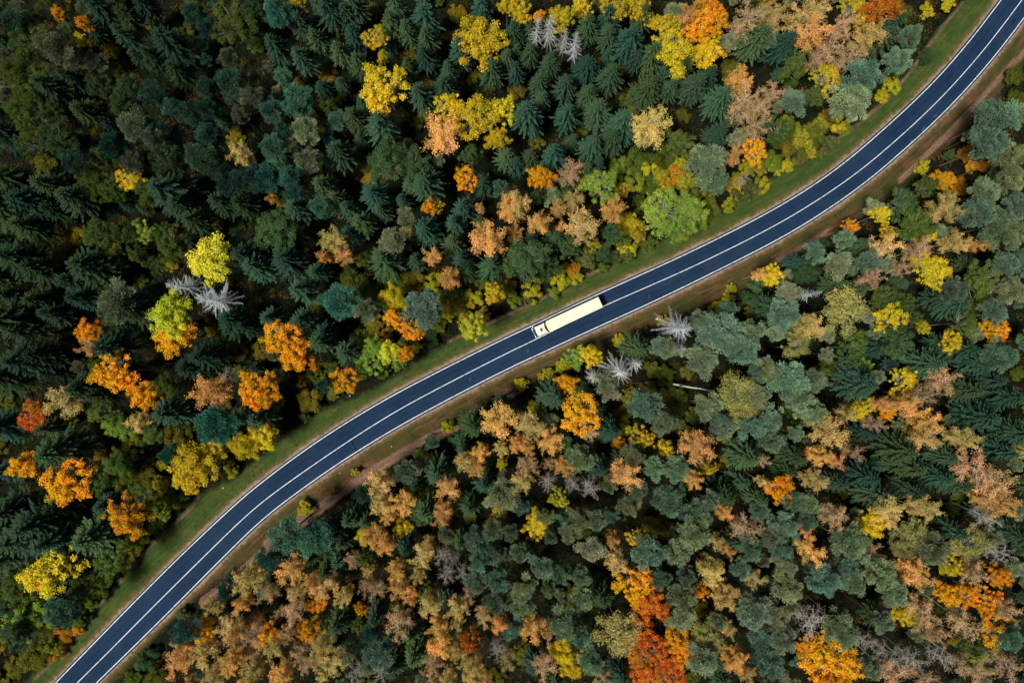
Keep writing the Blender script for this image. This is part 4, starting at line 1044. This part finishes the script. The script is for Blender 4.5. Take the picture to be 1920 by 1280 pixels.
def clumps(name, P, rad, hgt, per, L, Wd, col_obj, label, cmask=None, up=.9):
    """low leafy clumps; P (n,2) places, one mesh for the whole mass"""
    z = ground_z(P)
    n = len(P)
    m = per
    base = np.repeat(np.c_[P, z], m, 0)
    rr_ = np.repeat(rad, m)[:, None]
    hh_ = np.repeat(hgt, m)[:, None]
    d = r3(n * m)
    d[:, 2] = np.abs(d[:, 2])
    pos = base + d * np.c_[rr_, rr_, hh_] * RNG.uniform(.3, 1, (n * m, 1))
    nn = d * .5 + np.array([0, 0, up]) + RNG.normal(0, .45, (n * m, 3))
    Lv = Leaves()
    c = np.repeat(RNG.random(n), m)
    dirs = np.cross(nn, r3(n * m))
    Lv.add(pos, dirs, nn, L * RNG.uniform(.6, 1.3, n * m), Wd * RNG.uniform(.6, 1.3, n * m), .5)
    Lv.c = [c]
    me = Lv.mesh(name, M['under'] if name == 'undergrowth' else M['weed'])
    o = bpy.data.objects.new(name, me)
    COL.objects.link(o)
    o['kind'] = 'stuff'
    o['label'] = label
    return o

def mass_material(name, stops):
    m, nt = new_mat(name)
    v, c = attr(nt, 'v'), attr(nt, 'c')
    cr = nt.nodes.new('ShaderNodeValToRGB')
    el_ = cr.color_ramp.elements
    while len(el_) < len(stops):
        el_.new(.5)
    for e_, (p, q) in zip(el_, stops):
        e_.position = p
        e_.color = (*q, 1)
    nt.links.new(c, cr.inputs[0])
    hs = nt.nodes.new('ShaderNodeHueSaturation')
    nt.links.new(cr.outputs[0], hs.inputs['Color'])
    nt.links.new(maprange(nt, v, 0, 1, .6, 1.4), hs.inputs['Value'])
    d = nt.nodes.new('ShaderNodeBsdfDiffuse')
    nt.links.new(hs.outputs[0], d.inputs[0])
    o = nt.nodes.new('ShaderNodeOutputMaterial')
    nt.links.new(d.outputs[0], o.inputs[0])
    return m
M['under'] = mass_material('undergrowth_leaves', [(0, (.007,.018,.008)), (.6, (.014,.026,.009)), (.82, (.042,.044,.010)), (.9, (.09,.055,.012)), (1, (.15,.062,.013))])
M['weed'] = mass_material('grass_tufts', [(0, (.030,.060,.014)), (.4, (.055,.090,.020)), (.65, (.095,.095,.026)), (.85, (.13,.075,.030)), (1, (.17,.15,.06))])

P = scatter_points(22000, -126, 126, -88, 88)
e_, s_, v_, p_ = ground_fields(P)[:4]
keep = (v_ < -1.2) & (e_ > 5)
P = P[keep]
clumps('undergrowth', P, RNG.uniform(.6, 1.7, len(P)), RNG.uniform(.5, 2.2, len(P)), 34, .34, .24, None,
       'low olive and brown undergrowth covering the dark forest floor')
P = scatter_points(30000, -126, 126, -88, 88)
e_, s_, v_, p_ = ground_fields(P)[:4]
keep = (v_ > -.8) & (e_ > 1.0 + RNG.random(len(P))) & (p_ > .5) & (RNG.random(len(P)) < .75)
P = P[keep]
o = clumps('verge_grass', P, RNG.uniform(.15, .5, len(P)), RNG.uniform(.06, .3, len(P)), 14, .24, .09, None,
           'short grass and weeds on the verges along the road', up=.4)
# greener tufts on the upper verge, browner ones on the lower: the plants differ, so the tint attribute does
cv = o.data.attributes['c']
n = len(P)
s_k = s_[keep]
base = np.where(s_k > 0, RNG.random(n) ** 1.4 * .75, .35 + RNG.random(n) * .6)
cv.data.foreach_set('value', np.repeat(base, 14).astype(np.float32))

# the forest goes on beyond what the photograph shows
Lb = Leaves()
Pf = RNG.uniform([-215, -175], [215, 175], (2600, 2))
Pf = Pf[(np.abs(Pf[:, 0]) > 123) | (np.abs(Pf[:, 1]) > 83)]
ef = ground_fields(Pf)[0]
Pf = Pf[ef > 7]
zf = ground_z(Pf)
for (x, y), z0 in zip(Pf, zf):
    hh, Rr = random.uniform(13, 20), random.uniform(2.2, 3.6)
    nw = 11
    kk = np.repeat(np.arange(nw), 8)
    aa = np.tile(np.arange(8), nw) * .785 + kk * .5 + RNG.uniform(-.2, .2, nw * 8)
    u_ = (kk + .6) / nw
    L_s = Rr * u_ ** .8 * RNG.uniform(.75, 1.15, nw * 8)
    P_ = np.c_[np.full(nw * 8, x), np.full(nw * 8, y), z0 + hh * (1 - .6 * u_)]
    D_ = np.c_[np.cos(aa), np.sin(aa), -.25 * u_]
    Lb.add(P_, D_, np.tile([0, 0, 1.], (nw * 8, 1)) + RNG.normal(0, .2, (nw * 8, 3)), L_s, L_s * .42, random.random())
    Lb.tube((x, y, z0 - .5), (x, y, z0 + hh), .22, .03, .5, 4)
fm = Lb.mesh('distant_forest', M['needle'])
fo = bpy.data.objects.new('distant_forest', fm)
fo.color = (.045, .075, .04, 1)
COL.objects.link(fo)
fo['kind'] = 'stuff'
fo['label'] = 'dark conifer forest continuing beyond the edges of the picture'

# ------------------------------------------------------------------ small things on the verge
M['white_enamel'] = plain('white_plastic', (.75, .76, .74), .4, .4, vary=.05)
M['limestone'] = plain('pale_limestone', (.45, .44, .40), .9, .1, vary=.2, scale=5)
M['black_rubber'] = plain('black_rubber', (.012, .012, .013), .8, .3, vary=.1)

def box_bm(bm, x0, x1, y0, y1, z0, z1, mi=0):
    import bmesh
    vs = [bm.verts.new(p) for p in ((x0,y0,z0),(x1,y0,z0),(x1,y1,z0),(x0,y1,z0),(x0,y0,z1),(x1,y0,z1),(x1,y1,z1),(x0,y1,z1))]
    for f in ((3,2,1,0),(4,5,6,7),(0,1,5,4),(1,2,6,5),(2,3,7,6),(3,0,4,7)):
        fc = bm.faces.new([vs[i] for i in f])
        fc.material_index = mi
    return vs
import bmesh
def bm_obj(name, bm, mats, parent=None, bevel=0.0, smooth=False):
    bmesh.ops.recalc_face_normals(bm, faces=bm.faces)
    if bevel:
        bmesh.ops.bevel(bm, geom=list(bm.edges), offset=bevel, segments=2, affect='EDGES', profile=.6)
    me = bpy.data.meshes.new(name)
    bm.to_mesh(me)
    bm.free()
    for m in (mats if isinstance(mats, (list, tuple)) else [mats]):
        me.materials.append(m)
    if smooth:
        me.polygons.foreach_set('use_smooth', [True] * len(me.polygons))
    o = bpy.data.objects.new(name, me)
    COL.objects.link(o)
    if parent:
        o.parent = parent
    return o

def stone(px, py, s, label):
    x, y = W(px, py)
    z = float(ground_z(np.array([[x, y]]))[0])
    bm = bmesh.new()
    bmesh.ops.create_icosphere(bm, subdivisions=2, radius=s * .62)
    for v in bm.verts:
        v.co *= 1 + random.uniform(-.2, .2)
        v.co.z *= .6
    o = bm_obj('stone', bm, M['limestone'])
    o.location = (x, y, z + s * .3)
    o['label'], o['category'], o['group'] = label, 'stone', 'pale stones on the verges'
for px, py, s, lb in ((655,742,.30,'pale stone in the grass right of the orange maple by the upper verge'),(571,792,.34,'pale stone in the upper verge below right of the gold maples'),
                      (417,915,.34,'pale stone in the grass where the dirt track leaves the verge'),(493,848,.28,'small pale stone beside the gold maples above the road'),
                      (734,837,.26,'pale stone on the dirt strip below the road'),(1618,583-320,.26,'small pale stone in the grass inside the upper right bend'),
                      (637,887,.24,'small pale stone in the brown strip below the road bend')):
    stone(px, py, s, lb)
# a white marker post
x, y = W(1230, 598)
z = float(ground_z(np.array([[x, y]]))[0])
bm = bmesh.new()
bmesh.ops.create_cone(bm, cap_ends=True, segments=10, radius1=.09, radius2=.09, depth=1.6)
for v in bm.verts:
    v.co.z += .7
mp = bm_obj('marker_post', bm, M['white_enamel'])
mp.location = (x, y, z)
bm = bmesh.new()
bmesh.ops.create_cone(bm, cap_ends=True, segments=10, radius1=.24, radius2=.16, depth=.22)
for v in bm.verts:
    v.co.z += 1.6
bm_obj('cap', bm, M['white_enamel'], mp)
mp['label'] = 'white marker post with a white cap below the road right of the truck'
mp['category'] = 'post'

# ------------------------------------------------------------------ the truck
M['cream'] = plain('cream_tarpaulin', (.96, .93, .58), .6, .2, vary=.015, scale=.6)
M['cab_paint'] = plain('pale_cab_paint', (.80, .82, .60), .45, .3, vary=.02)
M['cab_white'] = plain('white_cab_paint', (.82, .88, .88), .3, .5, vary=.02)
M['teal_glass'] = plain('windscreen_glass', (.02, .09, .11), .08, .8, vary=.1)
M['hatch'] = plain('grey_hatch', (.10, .13, .15), .6, .2, vary=.05)
M['chassis'] = plain('dark_chassis', (.02, .022, .025), .6, .3, vary=.2)
M['steel'] = plain('brushed_steel', (.45, .47, .5), .35, .5, metal=.8)
M['red_lens'] = plain('red_lens', (.4, .02, .02), .3, .5)
M['lamp_lens'] = plain('lamp_lens', (.75, .8, .8), .2, .6)

fx, fy = W(1002.3, 624.0, 2.5)
bx_, by_ = W(1126.2, 566.0, 4.0)
ang = math.atan2(fy - by_, fx - bx_)          # nose points to the lower left
truck = bpy.data.objects.new('truck', None)
COL.objects.link(truck)
LEN = math.hypot(fx - bx_, fy - by_)
truck.location = ((fx + bx_) / 2, (fy + by_) / 2, .07)
truck.rotation_euler = (0, 0, ang)
truck['label'] = 'long cream white articulated truck driving down to the left in the upper lane'
truck['category'] = 'truck'
h2 = LEN / 2
W2 = 1.29
# trailer: front corners rounded in plan
tx0, tx1 = -h2, h2 - 3.15
bm = bmesh.new()
prof = [(tx0, -W2), (tx1 - .45, -W2), (tx1 - .16, -W2 + .10), (tx1 - .03, -W2 + .38), (tx1, -.5), (tx1, .5), (tx1 - .03, W2 - .38), (tx1 - .16, W2 - .10), (tx1 - .45, W2), (tx0, W2)]
lo = [bm.verts.new((px, py, 1.15)) for px, py in prof]
md = [bm.verts.new((px, py, 3.86)) for px, py in prof]
cxm = (tx0 + tx1) / 2
hi = [bm.verts.new((px - .09 * np.sign(px - cxm), py - .09 * np.sign(py), 3.95)) for px, py in prof]
crown_ = [bm.verts.new((px - .4 * np.sign(px - cxm), py * .45, 3.985)) for px, py in prof]
n = len(prof)
for A, B in ((lo, md), (md, hi), (hi, crown_)):
    for i in range(n):
        bm.faces.new((A[i], A[(i + 1) % n], B[(i + 1) % n], B[i]))
bm.faces.new(crown_)
bm.faces.new(lo[::-1])
trailer = bm_obj('trailer_body', bm, M['cream'], truck)
# roof seams and rim
bm = bmesh.new()
for s_ in (-1, 1):
    box_bm(bm, tx0 + .02, tx1 - .5, s_ * (W2 + .004) - .02, s_ * (W2 + .004) + .02, 3.66, 3.84)
    box_bm(bm, tx0 + .02, tx1 - .5, s_ * (W2 + .004) - .02, s_ * (W2 + .004) + .02, 1.15, 1.32)
bm_obj('side_rail', bm, M['steel'], trailer)
for s_ in (-1, 1):
    bm = bmesh.new()
    a, b = (-W2 + .03, -.02) if s_ < 0 else (.02, W2 - .03)
    box_bm(bm, tx0 - .05, tx0 - .003, a, b, 1.25, 3.8)
    bm_obj('rear_door', bm, M['cab_white'], trailer, .01)
# refrigeration unit in the gap at the front of the trailer
bm = bmesh.new()
box_bm(bm, tx1 + .004, tx1 + .26, -.75, .75, 1.6, 2.7)
fr_ = bm_obj('cooling_unit', bm, M['chassis'], truck, .05)
bm = bmesh.new()
for s_ in (-.45, .45):
    bmesh.ops.create_cone(bm, cap_ends=True, segments=16, radius1=.22, radius2=.22, depth=.04, matrix=Matrix.Translation((tx1 + .14, s_, 2.73)) @ Matrix.Scale(.5, 4))
bm_obj('fan', bm, M['steel'], fr_)
# chassis
bm = bmesh.new()
for s_ in (-.42, .42):
    box_bm(bm, tx0 + .3, h2 - .6, s_ - .08, s_ + .08, .75, 1.08)
box_bm(bm, tx0 + .1, tx0 + .25, -1.15, 1.15, .55, .75)
box_bm(bm, tx1 - .3, h2 - 2.3, -1.1, 1.1, .92, 1.0)
bm_obj('chassis', bm, M['chassis'], truck)
def cyl(name, x, y, z, r, w, mat, parent, seg=24, r_in=None, mats=None):
    bm = bmesh.new()
    bmesh.ops.create_cone(bm, cap_ends=True, segments=seg, radius1=r, radius2=r, depth=w,
                          matrix=Matrix.Translation((x, y, z)) @ Matrix.Rotation(math.pi / 2, 4, 'X'))
    return bm_obj(name, bm, mat, parent, .03 if r > .4 else 0)
for wx, w_ in ((tx0 + 2.0, .38), (tx0 + 3.3, .38), (tx0 + 4.6, .38), (h2 - 4.6, .56), (h2 - 1.15, .32)):
    for s_ in (-1, 1):
        yc = s_ * (W2 - .06 - w_ / 2)
        t_ = cyl('wheel', wx, yc, .50, .50, w_, M['black_rubber'], truck)
        cyl('rim', wx, yc + s_ * (w_ / 2 + .006), .50, .27, .03, M['steel'], t_)
for s_ in (-1, 1):
    bm = bmesh.new()
    box_bm(bm, tx0 + 5.6, h2 - 5.6, s_ * (W2 - .06) - .02, s_ * (W2 - .06) + .02, .5, 1.1)
    bm_obj('side_skirt', bm, M['cab_white'], truck)
    cyl('fuel_tank', h2 - 3.1, s_ * .98, .72, .28, .5, M['steel'], truck)
    bm = bmesh.new()
    box_bm(bm, h2 - 2.1, h2 - .15, s_ * 1.15 - .1, s_ * 1.15 + .1, .95, 1.12)
    bm_obj('mudguard', bm, M['chassis'], truck)
    bm = bmesh.new()
    box_bm(bm, tx0 - .04, tx0 + .0, s_ * 1.0 - .15, s_ * 1.0 + .15, .95, 1.08)
    bm_obj('tail_light', bm, M['red_lens'], truck)
# cab: lofted from bumper to roof, roof edge bowed towards the trailer
cb = h2 - 2.30
bm = bmesh.new()
def ring(x_b, x_f, w, z, bow=0.0, nose=.0):
    ys = np.linspace(-w, w, 9)
    front = [(x_f - nose * (abs(y_) / w) ** 3, y_, z) for y_ in ys]
    back = [(x_b - bow * (abs(y_) / w) ** 2, y_, z) for y_ in ys[::-1]]
    return [bm.verts.new(p) for p in front + back]
rings = [ring(cb, h2, 1.24, .45, 0, .22), ring(cb, h2, 1.25, 1.75, 0, .22), ring(cb, h2 - .06, 1.25, 1.95, 0, .22),
         ring(cb - .02, h2 - .40, 1.20, 2.85, 0, .16), ring(cb - .10, h2 - .62, 1.17, 3.10, .10, .12), ring(cb - .24, h2 - 1.02, 1.13, 3.55, .28, .10),
         ring(cb - .26, h2 - 1.30, 1.06, 3.66, .30, .08)]
for A, B in zip(rings[:-1], rings[1:]):
    n = len(A)
    for i in range(n):
        bm.faces.new((A[i], A[(i + 1) % n], B[(i + 1) % n], B[i]))
bm.faces.new(rings[-1])
bm.faces.new(rings[0][::-1])
cab = bm_obj('cab', bm, M['cab_paint'], truck)
# windscreen: a glazed band standing just proud of the cab's front
bm = bmesh.new()
def arc(x_f, w, z, nose):
    return [bm.verts.new((x_f - nose * (abs(y_) / w) ** 3, y_, z)) for y_ in np.linspace(-w, w, 9)]
a0, a1 = arc(h2 + .01, 1.17, 1.90, .20), arc(h2 - .36, 1.12, 2.82, .14)
for i in range(8):
    bm.faces.new((a0[i], a0[i + 1], a1[i + 1], a1[i]))
ext = bmesh.ops.extrude_face_region(bm, geom=list(bm.faces))
for v in [g for g in ext['geom'] if isinstance(g, bmesh.types.BMVert)]:
    v.co.x += .05
bm_obj('windscreen', bm, M['teal_glass'], cab)
bm = bmesh.new()
a0, a1 = arc(h2 - .02, 1.18, 2.90, .16), arc(h2 + .20, 1.22, 2.80, .18)
for i in range(8):
    bm.faces.new((a0[i], a0[i + 1], a1[i + 1], a1[i]))
ext = bmesh.ops.extrude_face_region(bm, geom=list(bm.faces))
for v in [g for g in ext['geom'] if isinstance(g, bmesh.types.BMVert)]:
    v.co.z -= .04
bm_obj('sun_visor', bm, M['teal_glass'], cab)
bm = bmesh.new()
box_bm(bm, h2 - 2.0, h2 - 1.38, -.40, .40, 3.63, 3.70)
bm_obj('roof_hatch', bm, M['hatch'], cab, .015)
bm = bmesh.new()
box_bm(bm, h2 - .12, h2 + .16, -1.22, 1.22, .40, .85)
bm_obj('bumper', bm, M['cab_white'], cab, .05)
bm = bmesh.new()
box_bm(bm, h2 - .02, h2 + .05, -.85, .85, 1.0, 1.65)
bm_obj('grille', bm, M['chassis'], cab, .01)
for s_ in (-1, 1):
    bm = bmesh.new()
    box_bm(bm, h2 + .12, h2 + .2, s_ * .98 - .17, s_ * .98 + .17, .55, .75)
    bm_obj('headlight', bm, M['lamp_lens'], cab)
    bm = bmesh.new()
    box_bm(bm, h2 - .22, h2 - .02, s_ * 1.40 - .11, s_ * 1.40 + .11, 1.95, 2.75)
    mr = bm_obj('mirror', bm, M['cab_white'], cab, .03)
    bm = bmesh.new()
    box_bm(bm, h2 - .40, h2 - .20, s_ * 1.30 - .10, s_ * 1.30 + .08, 2.66, 2.72)
    bm_obj('mirror_arm', bm, M['chassis'], mr)
    bm = bmesh.new()
    box_bm(bm, h2 - 1.35, h2 - .62, s_ * 1.215 - .03, s_ * 1.215 + .03, 1.95, 2.72)
    bm_obj('side_window', bm, M['teal_glass'], cab, .01)
    bm = bmesh.new()
    vs = [bm.verts.new(p) for p in ((cb - .02, s_ * 1.20, 1.2), (cb - .02, s_ * 1.20, 3.3), (cb - .50, s_ * 1.22, 3.3), (cb - .50, s_ * 1.22, 1.2))]
    bm.faces.new(vs)
    ext = bmesh.ops.extrude_face_region(bm, geom=list(bm.faces))
    for v in [g for g in ext['geom'] if isinstance(g, bmesh.types.BMVert)]:
        v.co.y -= s_ * .04
    bm_obj('side_deflector', bm, M['cab_paint'], cab)
print('trees', len(TREES), {c: len(v) for c, v in by.items()}, 'truck length', LEN)
